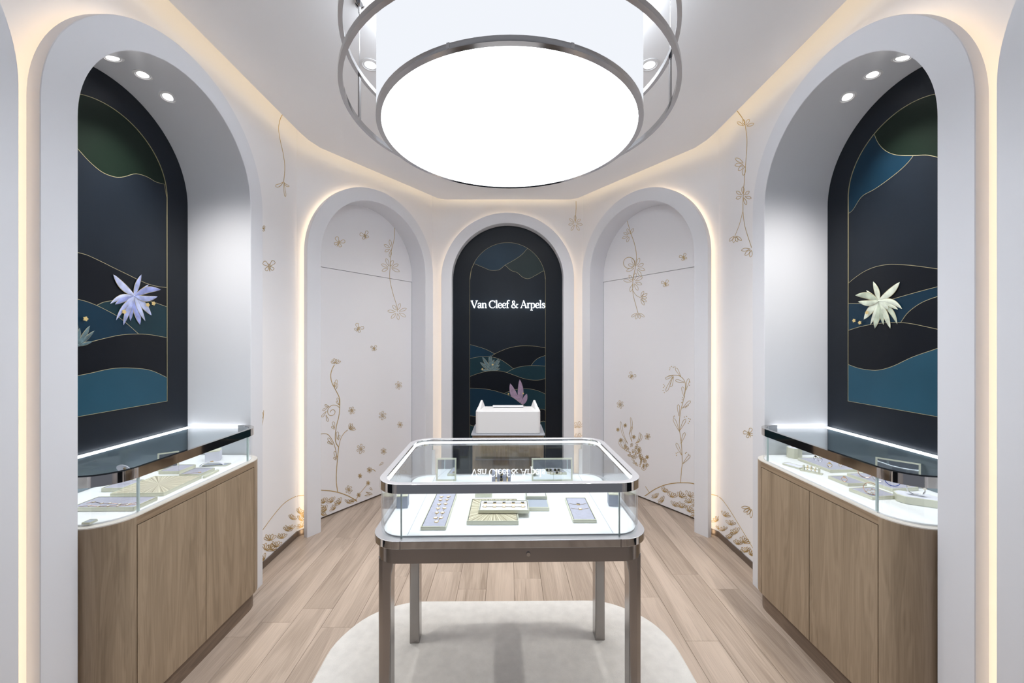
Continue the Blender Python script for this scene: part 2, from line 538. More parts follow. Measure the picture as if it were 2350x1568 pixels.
# ------------------------------------------------------------------ floor of single planks
def build_floor():
    base = MB().box(-2.2, 2.2, Y_FRONT, 4.6, -0.05, -0.012).build('floor', M['floor_gap'])
    struct(base, 'pale oak plank floor running towards the back wall', 'floor')
    W, G = 0.17, 0.0006
    meshes = {}
    rnd = random.Random(3)
    x = 0.04 - W * 12
    proto = None
    while x < 2.0:
        y = Y_FRONT - rnd.uniform(0, 1.2)
        while y < 4.5:
            L = rnd.choice((0.9, 1.2, 1.5))
            y0, y1 = max(y, Y_FRONT), min(y + L, 4.55)
            if y1 - y0 > 0.05:
                key = round(y1 - y0, 4)
                if key not in meshes:
                    w, l = W / 2 - G, (y1 - y0) / 2 - G * 0.6
                    b = 0.0012
                    mb = MB()
                    o4 = [(-w, -l), (w, -l), (w, l), (-w, l)]
                    i4 = [(-w + b, -l + b), (w - b, -l + b), (w - b, l - b), (-w + b, l - b)]
                    mb.quad_strip([[(p[0], p[1], -0.012) for p in o4], [(p[0], p[1], -b) for p in o4], [(p[0], p[1], 0) for p in i4]], True)
                    mb.poly([(p[0], p[1], 0) for p in i4])
                    ob = mb.build('plank', M['plank'], base)
                    meshes[key] = ob.data
                else:
                    ob = bpy.data.objects.new('plank', meshes[key]); COL.objects.link(ob); ob.parent = base
                ob.location = (x + W / 2, (y0 + y1) / 2, 0)
            y += L
        x += W
build_floor()

# ------------------------------------------------------------------ walls with arched openings
def wall(name, fr, s0, s1, holes, label, z1=3.22):
    bm = bmesh.new()
    def loop(pts, closed=True):
        vs = [bm.verts.new(fr(s, fr.off, z)) for s, z in pts]
        return [bm.edges.new((vs[i], vs[(i + 1) % len(vs)])) for i in range(len(vs))]
    hs = sorted(holes)
    outline = [(s0, 0.0)]
    for c, r, zs in hs:
        outline += arch(c, r, zs)
    outline += [(s1, 0.0), (s1, z1), (s0, z1)]
    es = loop(outline)
    bmesh.ops.triangle_fill(bm, use_beauty=True, edges=es)
    me = bpy.data.meshes.new(name); bm.to_mesh(me); bm.free()
    me.materials.append(M['wall'])
    o = bpy.data.objects.new(name, me); COL.objects.link(o)
    sol = o.modifiers.new('thickness', 'SOLIDIFY'); sol.thickness = 0.012
    # thickness goes away from the room
    nn = me.polygons[0].normal
    sol.offset = -1.0 if nn.dot(fr.n3) > 0 else 1.0
    return struct(o, label, 'wall')

def hole(s):
    c, ro = (s[0] + s[1]) / 2, (s[1] - s[0]) / 2
    ri = ro - RING
    return (c, ri + 0.021, APEX_IN - ri)

# corner points of the wall planes (room side)
oA = OBL_A - OBL_N * WALL_OFF
s_lo = (-WALL_X - oA.x) / OBL_D.x
y_lo = oA.y + OBL_D.y * s_lo
s_hi = (WALL_BACK - oA.y) / OBL_D.y
x_hi = abs(oA.x + OBL_D.x * s_hi)
CREASE = F * WALL_X / y_lo          # where the wall corner shows, px from the axis
W = {}
W['left'] = wall('wall_left', FR['left'], Y_FRONT, y_lo, [hole(NEAR_S), hole(SIDE_S)], 'white side wall behind the cabinet niche holding the blue flower mural')
W['right'] = wall('wall_right', FR['right'], Y_FRONT, y_lo, [hole(NEAR_S), hole(SIDE_S)], 'white side wall behind the cabinet niche holding the cream flower mural')
W['oblique_left'] = wall('wall_back_left', FR['oblique_left'], s_lo, s_hi, [hole(OBL_S)], 'white angled wall around the door with the tall curling gold plant')
W['oblique_right'] = wall('wall_back_right', FR['oblique_right'], s_lo, s_hi, [hole(OBL_S)], 'white angled wall around the door with the arching gold grass')
W['back'] = wall('wall_back', FR['back'], -x_hi, x_hi, [hole(BACK_S)], 'white end wall around the navy sign niche')

PORT = {}
PORT['left'] = portal('trim_1', FR['left'], *SIDE_S, 0.385, 'white arched portal framing the niche with the blue flower mural')
PORT['right'] = portal('trim_2', FR['right'], *SIDE_S, 0.385, 'white arched portal framing the niche with the cream flower mural')
PORT['oblique_left'] = portal('trim_3', FR['oblique_left'], *OBL_S, 0.20, 'white arched portal around the door with the tall curling gold plant')
PORT['oblique_right'] = portal('trim_4', FR['oblique_right'], *OBL_S, 0.20, 'white arched portal around the door with the arching gold grass')
PORT['back'] = portal('trim_5', FR['back'], *BACK_S, 0.11, 'white arched portal framing the navy sign panel')
PORT['near_left'] = portal('trim_6', FR['left'], *NEAR_S, 0.385, 'white portal cut by the picture edge beside the blue flower niche')
PORT['near_right'] = portal('trim_7', FR['right'], *NEAR_S, 0.385, 'white portal cut by the picture edge beside the cream flower niche')

def baseboard(name, fr, s0, s1, label):
    mb = MB()
    a = lambda s, t, z: fr(s, fr.off - t, z)
    mb.quad_strip([[a(s0, 0, 0), a(s1, 0, 0)], [a(s0, 0.008, 0), a(s1, 0.008, 0)], [a(s0, 0.008, 0.042), a(s1, 0.008, 0.042)], [a(s0, 0, 0.042), a(s1, 0, 0.042)]])
    o = mb.build(name, M['bronze'])
    struct(o, label, 'baseboard')
baseboard('baseboard_left', FR['left'], 2.30, y_lo, 'bronze skirting on the side wall past the blue flower niche')
baseboard('baseboard_right', FR['right'], 2.30, y_lo, 'bronze skirting on the side wall past the cream flower niche')
baseboard('baseboard_back_left', FR['oblique_left'], s_lo, 0.09, 'short bronze skirting beside the portal of the curling plant door')
baseboard('baseboard_back_right', FR['oblique_right'], s_lo, 0.09, 'short bronze skirting beside the portal of the gold grass door')

# ------------------------------------------------------------------ ceiling: dropped panel, cove, upper slab
def build_ceiling():
    # edge polyline of the dropped panel with softened corners
    E = [(-1.49, Y_FRONT), (-1.49, 2.80), (-1.482, 2.905), (-1.45, 3.02), (-0.735, 4.075), (-0.665, 4.118)]
    E = E + [(-x, y) for x, y in reversed(E)]
    E = [(x, y) for x, y in reversed(E)]
    mb = MB().prism(E, CEIL, CEIL + 0.05)
    c = mb.build('ceiling', M['ceiling'])
    struct(c, 'smooth white dropped ceiling panel with a lit cove along the walls', 'ceiling')
    path = [(-1.476, Y_FRONT + 0.02), (-1.476, 2.975), (-0.675, 4.10), (0.675, 4.10), (1.476, 2.975), (1.476, Y_FRONT + 0.02)]
    ml = MB()
    ml.quad_strip([[(x, y, CEIL + 0.052) for x, y in path], [(x, y, CEIL + 0.072) for x, y in path]])
    ml.build('cove_led_strip', M['led_cove'], c)
    up = MB().prism([(-2.3, Y_FRONT), (2.3, Y_FRONT), (2.3, 4.7), (-2.3, 4.7)], 3.2, 3.26).build('upper_slab', M['ceiling'], c)
build_ceiling()

# ------------------------------------------------------------------ doors
def build_door(key, name, label):
    fr = FR[key]
    _, c, ri, zs = PORT[key]
    T, DZ = 0.20, 2.13
    s0, s1 = c - ri, c + ri
    mb = MB()
    g = 0.0035
    def slab(pts, t0, t1):
        a = [fr(s, t0, z) for s, z in pts]; b = [fr(s, t1, z) for s, z in pts]
        mb2 = MB()
        mb2.quad_strip([a, b], True); mb2.poly(a); mb2.poly(b)
        return mb2
    leaf = slab([(s0 + 0.001, 0.016), (s1 - g, 0.016), (s1 - g, DZ - g), (s0 + 0.001, DZ - g)], T, T + 0.03)
    o = leaf.build(name, M['door'])
    struct(o, label, 'door')
    tr = [(s0 + 0.001, DZ + 0.001), (s1 - 0.001, DZ + 0.001)]
    top = [(s, z) for s, z in arch(c, ri - 0.0005, zs) if z > DZ + 0.01]
    tr = [(c - ri, DZ + 0.001), (c + ri, DZ + 0.001)] + list(reversed(top))
    slab(tr, T, T + 0.03).build('transom_panel', M['door'], o)
    bk = slab([(s0 - 0.01, 0.0), (s1 + 0.01, 0.0), (s1 + 0.01, DZ + 0.05), (s0 - 0.01, DZ + 0.05)], T + 0.034, T + 0.05)
    bk.build('door_stop', M['groove'], o)
    return o
DOOR = {
    'oblique_left': build_door('oblique_left', 'door_1', 'flush white door drawn with a tall curling gold plant and small flowers'),
    'oblique_right': build_door('oblique_right', 'door_2', 'flush white door drawn with arching gold grass and a leafy bush'),
}

# ------------------------------------------------------------------ gold line drawings on walls and doors (flat inlays, children of what carries them)
class Draw:
    def __init__(self, surface, key, t, w=0.0062):
        fr = FR[key]
        self.o = surface; self.n = fr.n3; self.p0 = fr(0, t, 0) + self.n * 0.0004; self.w = w
    def map(self, pts):
        return [on_plane(p[0], p[1], self.p0, self.n) for p in pts]
    def emit(self, name, lines):
        mb = MB()
        for pts, closed, w in lines:
            mb.ribbon(self.map(pts), self.n, w, closed=closed)
        return mb.build(name, M['gold'], self.o, world=True)

def teardrop(b, tip, w, bend=0.0, n=10, sharp=False):
    """closed outline of a leaf from base to tip (pixels)"""
    b, tip = Vector(b[:2]), Vector(tip[:2]); d = tip - b; q = Vector((-d.y, d.x))
    if q.length < 1e-6:
        return [b]
    q.normalize()
    L, R = [], []
    for k in range(n + 1):
        t = k / n
        wd = (w * (math.sin(math.pi * t ** 1.35)) ** 0.8 if sharp else w * 1.15 * t ** 0.9 * math.sqrt(1 - t ** 5)) if 0 < t < 1 else 0
        m = b + d * t + q * (bend * math.sin(math.pi * t))
        L.append(m + q * wd); R.append(m - q * wd)
    return L + list(reversed(R))[1:-1]

def fan(c, r, a0, a1, n, w=0.16, inner=0.18, k=1.0):
    """cluster of leaf outlines around a point; angles in degrees, 90 = up"""
    out = []
    for i in range(n):
        a = math.radians(a0 + (a1 - a0) * (i / (n - 1) if n > 1 else 0.5))
        d = Vector((math.cos(a), -math.sin(a)))
        rr = r * (1.0 - 0.18 * ((i * 7) % 3) / 2)
        out.append((teardrop(Vector(c) + d * r * inner, Vector(c) + d * rr, r * w, sharp=w <= 0.14), True))
    return out

BED = random.Random(11)
def bed(c, r):
    """one tuft of the leaf beds: a leaning fan of long loops"""
    m = BED.choice((60, 75, 100, 120, 140)); n = BED.choice((4, 5, 5))
    c = Vector((c[0], c[1])) + Vector((0, -r * 0.12))
    return fan(c, r * 1.18, m - 52, m + 52, n, 0.155, 0.12)

def flower_px(x, y, r, n=6, rot=12):
    out = []
    for i in range(n):
        a = math.radians(rot + 360 * i / n)
        d = Vector((math.cos(a) * 0.85, -math.sin(a)))
        out.append((teardrop(Vector((x, y)) + d * r * 0.10, Vector((x, y)) + d * r, r * 0.25), True))
    return out

def butterfly_px(x, y, r, rot=0, tail=True):
    out = []
    R = math.radians(rot)
    def tr(u, v):
        return Vector((x + (u * math.cos(R) - v * math.sin(R)) * r, y - (u * math.sin(R) + v * math.cos(R)) * r))
    for sx in (-1, 1):
        for tip, w in (((0.85 * sx, 0.78), 0.40), ((0.60 * sx, -0.55), 0.30)):
            out.append((teardrop(tr(0.06 * sx, 0.05), tr(*tip), w * r), True))
    out.append((teardrop(tr(0, -0.75), tr(0, 0.45), 0.09 * r), True))
    return out

def zf(ox, oy, sc):
    return lambda pts: [Vector((ox + p[0] / sc, oy + p[1] / sc)) for p in pts]

THICK, MID, FINE = 0.0068, 0.0048, 0.0034

def draw_left_door():
    D = Draw(DOOR['oblique_left'], 'oblique_left', 0.20)
    z = zf(690, 780, 3.648); q = zf(650, 400, 1.8675)
    def L(f, pts, w, n=6):
        return (spline(f(pts), n), False, w)
    plant = [L(z, [(310, 1275), (300, 1200), (300, 1100), (310, 980), (318, 900)], THICK),
             L(z, [(318, 900), (295, 860), (290, 800), (300, 720), (320, 640), (327, 560), (325, 490), (295, 425), (262, 360), (252, 300), (262, 250), (282, 210)], THICK),
             L(z, [(318, 900), (335, 830), (365, 780), (395, 755)], MID),
             L(z, [(305, 985), (285, 890), (258, 830), (225, 792), (182, 788), (140, 800)], MID),
             L(z, [(327, 570), (300, 550), (260, 550), (230, 580), (228, 615), (250, 635), (280, 625), (288, 600), (272, 585), (252, 595), (250, 608)], MID)]
    for c, r, a0, a1, n in (((290, 205), 52, 30, 150, 6), ((400, 755), 62, 5, 75, 5)):
        plant += [(p, cl, FINE) for p, cl in fan(z([c])[0], r / 3.648, a0, a1, n, 0.13)]
    for b, t, w in (((285, 400), (302, 335), 12), ((300, 412), (306, 368), 9), ((280, 390), (285, 355), 8), ((325, 550), (308, 485), 11), ((318, 545), (300, 515), 8),
                    ((285, 740), (272, 686), 13), ((283, 750), (258, 725), 9), ((305, 835), (309, 770), 12), ((315, 842), (326, 798), 9), ((270, 880), (228, 822), 12),
                    ((264, 876), (224, 856), 9), ((300, 1000), (284, 934), 12), ((297, 1008), (276, 985), 9),
                    ((240, 560), (202, 546), 9), ((230, 565), (184, 592), 10), ((216, 598), (176, 648), 10), ((212, 630), (229, 684), 11)):
        b, t = z([b, t]); plant.append((teardrop(b, t, w / 3.648), True, FINE))
    D.emit('gold_curling_plant', plant)
    hill = [L(z, [(140, 1256), (178, 1260), (250, 1266), (320, 1280), (390, 1305), (440, 1332), (473, 1353)], THICK)]
    D.emit('gold_hill_line', hill)
    leaves = []
    for c, r, a0, a1 in (((200, 1375), 44, 20, 160), ((265, 1370), 46, 20, 165), ((335, 1380), 46, 20, 160), ((400, 1380), 40, 30, 150), ((215, 1440), 46, 20, 160), ((290, 1425), 42, 10, 150), ((175, 1478), 40, 30, 120), ((438, 1365), 30, 30, 150), ((150, 1420), 44, 20, 150)):
        leaves += [(p, cl, FINE) for p, cl in bed(z([c])[0], r / 3.648)]
    D.emit('gold_leaf_bed', leaves)
    for x, y, r in ((428, 592, 33), (685, 635, 37), (820, 382, 34), (832, 712, 27), (503, 914, 41), (694, 934, 28), (403, 1255, 35), (575, 1090, 25), (497, 1140, 19), (565, 1200, 19), (486, 1300, 19)):
        c = z([(x, y)])[0]
        D.emit('gold_flower', [(p, cl, FINE) for p, cl in flower_px(c.x, c.y, r / 3.648, rot=x % 60)])
    tw = [L(z, [(463, 1345), (486, 1300), (555, 1215)], MID), L(z, [(590, 1085), (610, 1088), (627, 1102)], MID)]
    for b, t in (((545, 1275), (600, 1295)), ((535, 1305), (580, 1300)), ((600, 1260), (580, 1240)), ((658, 1052), (690, 1028))):
        b, t = z([b, t]); tw.append((teardrop(b, t, 2.4), True, FINE))
    D.emit('gold_twig', tw)
    for x, y, r, a in ((238, 294, 24, -25), (350, 264, 20, 20), (322, 662, 21, -30), (389, 747, 14, 10)):
        c = q([(x, y)])[0]
        D.emit('gold_butterfly', [(p, cl, FINE) for p, cl in butterfly_px(c.x, c.y, r / 1.8675, a)])
    vine = [L(q, [(478, 210), (477, 232), (475, 280), (463, 330), (458, 400), (457, 450), (470, 510), (485, 560), (490, 590)], MID)]
    for c, r, a0, a1, n in (((463, 318), 38, 100, 260, 4), ((457, 402), 44, -20, 200, 6), ((489, 590), 42, 20, 330, 7)):
        vine += [(p, cl, FINE) for p, cl in fan(q([c])[0], r / 1.8675, a0, a1, n, 0.13)]
    D.emit('gold_vine', vine)
draw_left_door()

def draw_right_door():
    D = Draw(DOOR['oblique_right'], 'oblique_right', 0.20)
    z = zf(1370, 790, 3.0154); q = zf(1300, 400, 1.867)
    def L(f, pts, w, n=6):
        return (spline(f(pts), n), False, w)
    g = [L(z, [(578, 960), (585, 870), (590, 820), (585, 700), (572, 600), (570, 540), (578, 470), (595, 400), (610, 330), (612, 280), (600, 245), (570, 220), (530, 215), (495, 220)], MID)]
    for b, t in (((593, 830), (645, 768)), ((587, 770), (548, 685)), ((580, 690), (608, 612)), ((570, 605), (530, 513)), ((572, 600), (613, 518)), ((568, 500), (563, 418)), ((590, 445), (647, 393)), ((605, 370), (592, 295)), ((615, 320), (635, 238)), ((605, 265), (543, 250)), ((580, 225), (545, 165)), ((530, 215), (473, 240)), ((525, 225), (478, 328)), ((530, 222), (510, 296))):
        b, t = z([b, t]); g.append((teardrop(b, t, 3.6), True, FINE))
    D.emit('gold_arching_grass', g)
    dots = MB()
    for x, y in ((505, 165), (515, 155), (528, 160), (503, 178), (540, 158), (460, 300), (457, 320), (466, 336), (468, 290), (462, 280), (643, 262), (640, 285), (592, 370), (590, 385), (587, 405), (612, 440), (622, 432), (632, 425), (605, 505), (620, 500), (635, 515), (640, 535), (632, 548), (645, 520), (530, 505), (535, 498), (548, 755), (560, 750), (550, 770), (612, 755), (620, 750), (632, 762)):
        p = D.map(z([(x, y)]))[0]
        u = D.n.cross(Vector((0, 0, 1)))
        ring = [p + (u * math.cos(a * math.pi / 4) + Vector((0, 0, 1)) * math.sin(a * math.pi / 4)) * 0.0042 for a in range(8)]
        dots.quad_strip([ring, [v + D.n * 0.001 for v in ring]], True); dots.poly([v + D.n * 0.001 for v in ring])
    dots.build('gold_dots', M['gold'], D.o, world=True)['kind'] = 'stuff'
    D.emit('gold_hill_line', [L(z, [(330, 1050), (345, 1042), (400, 1005), (470, 975), (540, 962), (600, 960), (648, 962), (700, 975)], THICK), L(z, [(335, 985), (365, 1032)], MID)])
    leaves = []
    for c, r, a0, a1 in (((460, 1030), 34, 20, 160), ((412, 1070), 32, 20, 160), ((460, 1095), 34, 20, 160), ((515, 1070), 40, 30, 170), ((575, 1070), 42, 30, 170), ((635, 1065), 42, 30, 170), ((530, 1128), 36, 30, 170), ((580, 1142), 40, 30, 170), ((630, 1168), 40, 30, 170), ((640, 1108), 36, 30, 170), ((690, 1120), 40, 30, 170), ((690, 1190), 40, 30, 170)):
        leaves += [(p, cl, FINE) for p, cl in bed(z([c])[0], r / 3.0154)]
    D.emit('gold_leaf_bed', leaves)
    for x, y, r in ((161, 418, 28), (350, 640, 23), (347, 782, 14), (145, 592, 13), (195, 563, 14), (255, 643, 14), (165, 665, 15)):
        c = z([(x, y)])[0]
        D.emit('gold_flower', [(p, cl, FINE) for p, cl in flower_px(c.x, c.y, r / 3.0154, rot=x % 60)])
    bush = []
    for b, t, bend in (((215, 692), (165, 535), -4), ((222, 625), (233, 508), 4), ((243, 680), (245, 568), -4), ((265, 690), (297, 612), 4), ((278, 685), (306, 622), 4), ((195, 730), (152, 668), -3), ((192, 725), (178, 660), 3)):
        b, t = z([b, t]); bush.append((teardrop(b, t, 2.7, bend), True, FINE))
    rnd = random.Random(5)
    for k in range(58):
        u = rnd.random(); v = rnd.uniform(-1, 1)
        cx = 228 + 92 * u + v * 44 * (1 - u * 0.4); cy = 712 + 150 * u - v * 10
        a = math.radians(90 - v * 45 + rnd.uniform(-20, 20) + (25 if k % 3 == 0 else 0))
        ln = rnd.uniform(18, 27)
        b, t = z([(cx, cy), (cx + math.cos(a) * ln, cy - math.sin(a) * ln)])
        bush.append((teardrop(b, t, 2.3), True, FINE))
    for cx, cy, r in ((268, 775, 14), (322, 858, 18)):
        sp = [(cx + r * (1 - k / 14) * math.cos(k * 0.75), cy + r * (1 - k / 14) * math.sin(k * 0.75)) for k in range(13)]
        bush.append((spline(z(sp), 3), False, FINE))
    D.emit('gold_leafy_bush', bush)
    c = z([(240, 222)])[0]
    D.emit('gold_dragonfly', [(p, cl, FINE) for p, cl in butterfly_px(c.x, c.y, 9.0, -35)])
    for x, y, r, a in ((502, 357, 17, 25), (424, 470, 17, 15)):
        c = q([(x, y)])[0]
        D.emit('gold_butterfly', [(p, cl, FINE) for p, cl in butterfly_px(c.x, c.y, r / 1.867, a)])
    vine = [L(q, [(256, 180), (260, 200), (275, 250), (292, 300), (300, 350), (295, 400), (285, 450), (285, 510), (297, 560), (308, 600)], MID), L(q, [(285, 500), (300, 520), (320, 530)], FINE)]
    circ = [(268 + 24 * math.cos(k * math.pi / 10), 380 - 24 * math.sin(k * math.pi / 10)) for k in range(20)]
    vine.append((q(circ), True, MID))
    for c, r, a0, a1, n in (((270, 262), 34, 60, 250, 5), ((298, 400), 44, -60, 200, 7), ((288, 462), 44, -110, 170, 7), ((315, 530), 36, -60, 60, 5), ((306, 592), 34, 215, 325, 4)):
        vine += [(p, cl, FINE) for p, cl in fan(q([c])[0], r / 1.867, a0, a1, n, 0.13)]
    D.emit('gold_vine', vine)
draw_right_door()

def draw_walls():
    # left side wall and the strip of the oblique wall beside it
    DL = Draw(W['left'], 'left', FR['left'].off); DO = Draw(W['oblique_left'], 'oblique_left', FR['oblique_left'].off)
    v = zf(600, 160, 4.9); z = zf(590, 1000, 2.759)
    S = lambda f, pts, w: (spline(f(pts), 6), False, w)
    vine = [S(v, [(262, 450), (243, 490), (210, 560), (193, 660), (210, 790), (245, 950), (262, 1100), (250, 1265)], MID)]
    for b, t, w, bend in (((247, 1262), (157, 1312), 4.2, -2), ((252, 1266), (312, 1312), 2.6, 2), ((252, 1275), (268, 1430), 2.4, 0)):
        b, t = v([b, t]); vine.append((teardrop(b, t, w, bend), True, FINE))
    DL.emit('gold_vine', vine)
    DL.emit('gold_butterfly', [(p, c, FINE) for p, c in butterfly_px(618, 612, 15, 5)])
    DL.emit('gold_butterfly', [(p, c, FINE) for p, c in butterfly_px(602, 524, 9, 80)])
    DL.emit('gold_twig', [(spline([(601, 985), (604, 960), (605, 942)], 5), False, FINE), (teardrop((604, 962), (601, 945), 2), True, FINE)])
    hl = [(35, 598), (100, 510), (170, 430), (240, 388), (298, 378)]
    pts = spline(z(hl), 10)
    DL.emit('gold_hill_line', [([p for p in pts if p.x <= CX - CREASE], False, MID)])
    DO.emit('gold_hill_line', [([p for p in pts if p.x >= CX - CREASE], False, MID)])
    lf, lo = [], []
    for c, r in (((85, 675), 44), ((52, 735), 42), ((88, 735), 40), ((125, 715), 40), ((48, 795), 40), ((160, 660), 36), ((188, 612), 34), ((218, 600), 30), ((215, 535), 30)):
        lf += [(p, cl, FINE) for p, cl in bed(z([c])[0], r / 2.759)]
    for c, r in (((265, 500), 34), ((272, 545), 34), ((285, 590), 36), ((290, 520), 26)):
        lo += [(p, cl, FINE) for p, cl in bed(z([c])[0], r / 2.759)]
    DL.emit('gold_leaf_bed', lf); DO.emit('gold_leaf_bed', lo)
    # right side wall
    DR = Draw(W['right'], 'right', FR['right'].off); DP = Draw(W['oblique_right'], 'oblique_right', FR['oblique_right'].off)
    u = zf(1600, 0, 1.96); y = zf(1370, 790, 3.0154)
    vine = [S(u, [(160, 470), (175, 493), (205, 535), (218, 575), (224, 640), (218, 740), (207, 880), (206, 950)], MID),
            S(u, [(206, 950), (190, 1010), (170, 1062)], FINE), S(u, [(206, 950), (215, 1020), (245, 1115)], FINE)]
    for c, r, a0, a1, n in (((216, 570), 42, 20, 150, 4), ((216, 738), 52, 150, 260, 4), ((207, 882), 42, -70, 200, 6), ((171, 1058), 38, 225, 320, 4), ((246, 1118), 48, 190, 260, 3)):
        vine += [(p, cl, FINE) for p, cl in fan(u([c])[0], r / 1.96, a0, a1, n, 0.14)]
    DR.emit('gold_vine', vine)
    c = y([(1052, 620)])[0]
    DR.emit('gold_dragonfly', [(p, cl, FINE) for p, cl in butterfly_px(c.x, c.y, 12, 25)])
    pts = spline(y([(740, 1036), (765, 1038), (840, 1055), (900, 1120), (1000, 1280), (1072, 1400), (1110, 1465)]), 10)
    DR.emit('gold_hill_line', [([p for p in pts if p.x >= CX + CREASE], False, MID)])
    DP.emit('gold_hill_line', [([p for p in pts if p.x <= CX + CREASE], False, MID)])
    lr, lp = [], []
    for c, r in (((880, 1200), 38), ((920, 1260), 38), ((965, 1320), 42), ((925, 1350), 34), ((1010, 1385), 44), ((970, 1395), 36), ((1030, 1450), 40), ((1060, 1470), 40), ((875, 1300), 34)):
        lr += [(p, cl, FINE) for p, cl in bed(y([c])[0], r / 3.0154)]
    for c, r in (((832, 1235), 38), ((845, 1290), 30)):
        lp += [(p, cl, FINE) for p, cl in bed(y([c])[0], r / 3.0154)]
    DR.emit('gold_leaf_bed', lr); DP.emit('gold_leaf_bed', lp)
    DR.emit('gold_twig', [(p, cl, FINE) for p, cl in fan(y([(1072, 1130)])[0], 24, 180, 265, 4, 0.12)])
    # end wall
    DB = Draw(W['back'], 'back', FR['back'].off)
    DB.emit('gold_vine', [(spline([(1322, 462), (1322, 480), (1320, 512)], 5), False, MID)] + [(p, cl, FINE) for p, cl in fan((1320, 513), 19, -60, 240, 7, 0.12)])
    DB.emit('gold_leaf_bed', [(p, cl, FINE) for p, cl in fan((1325, 985), 20, 40, 140, 4, 0.16)] + [(p, cl, FINE) for p, cl in fan((1326, 1010), 18, 40, 140, 4, 0.16)])
draw_walls()

# ------------------------------------------------------------------ mural panels
def interp(c, u):
    if u <= c[0][0]:
        (u0, v0), (u1, v1) = c[0], c[1]
    elif u >= c[-1][0]:
        (u0, v0), (u1, v1) = c[-2], c[-1]
    else:
        for i in range(len(c) - 1):
            if c[i][0] <= u <= c[i + 1][0]:
                (u0, v0), (u1, v1) = c[i], c[i + 1]; break
    return v0 + (v1 - v0) * (u - u0) / (u1 - u0 if abs(u1 - u0) > 1e-9 else 1e-9)

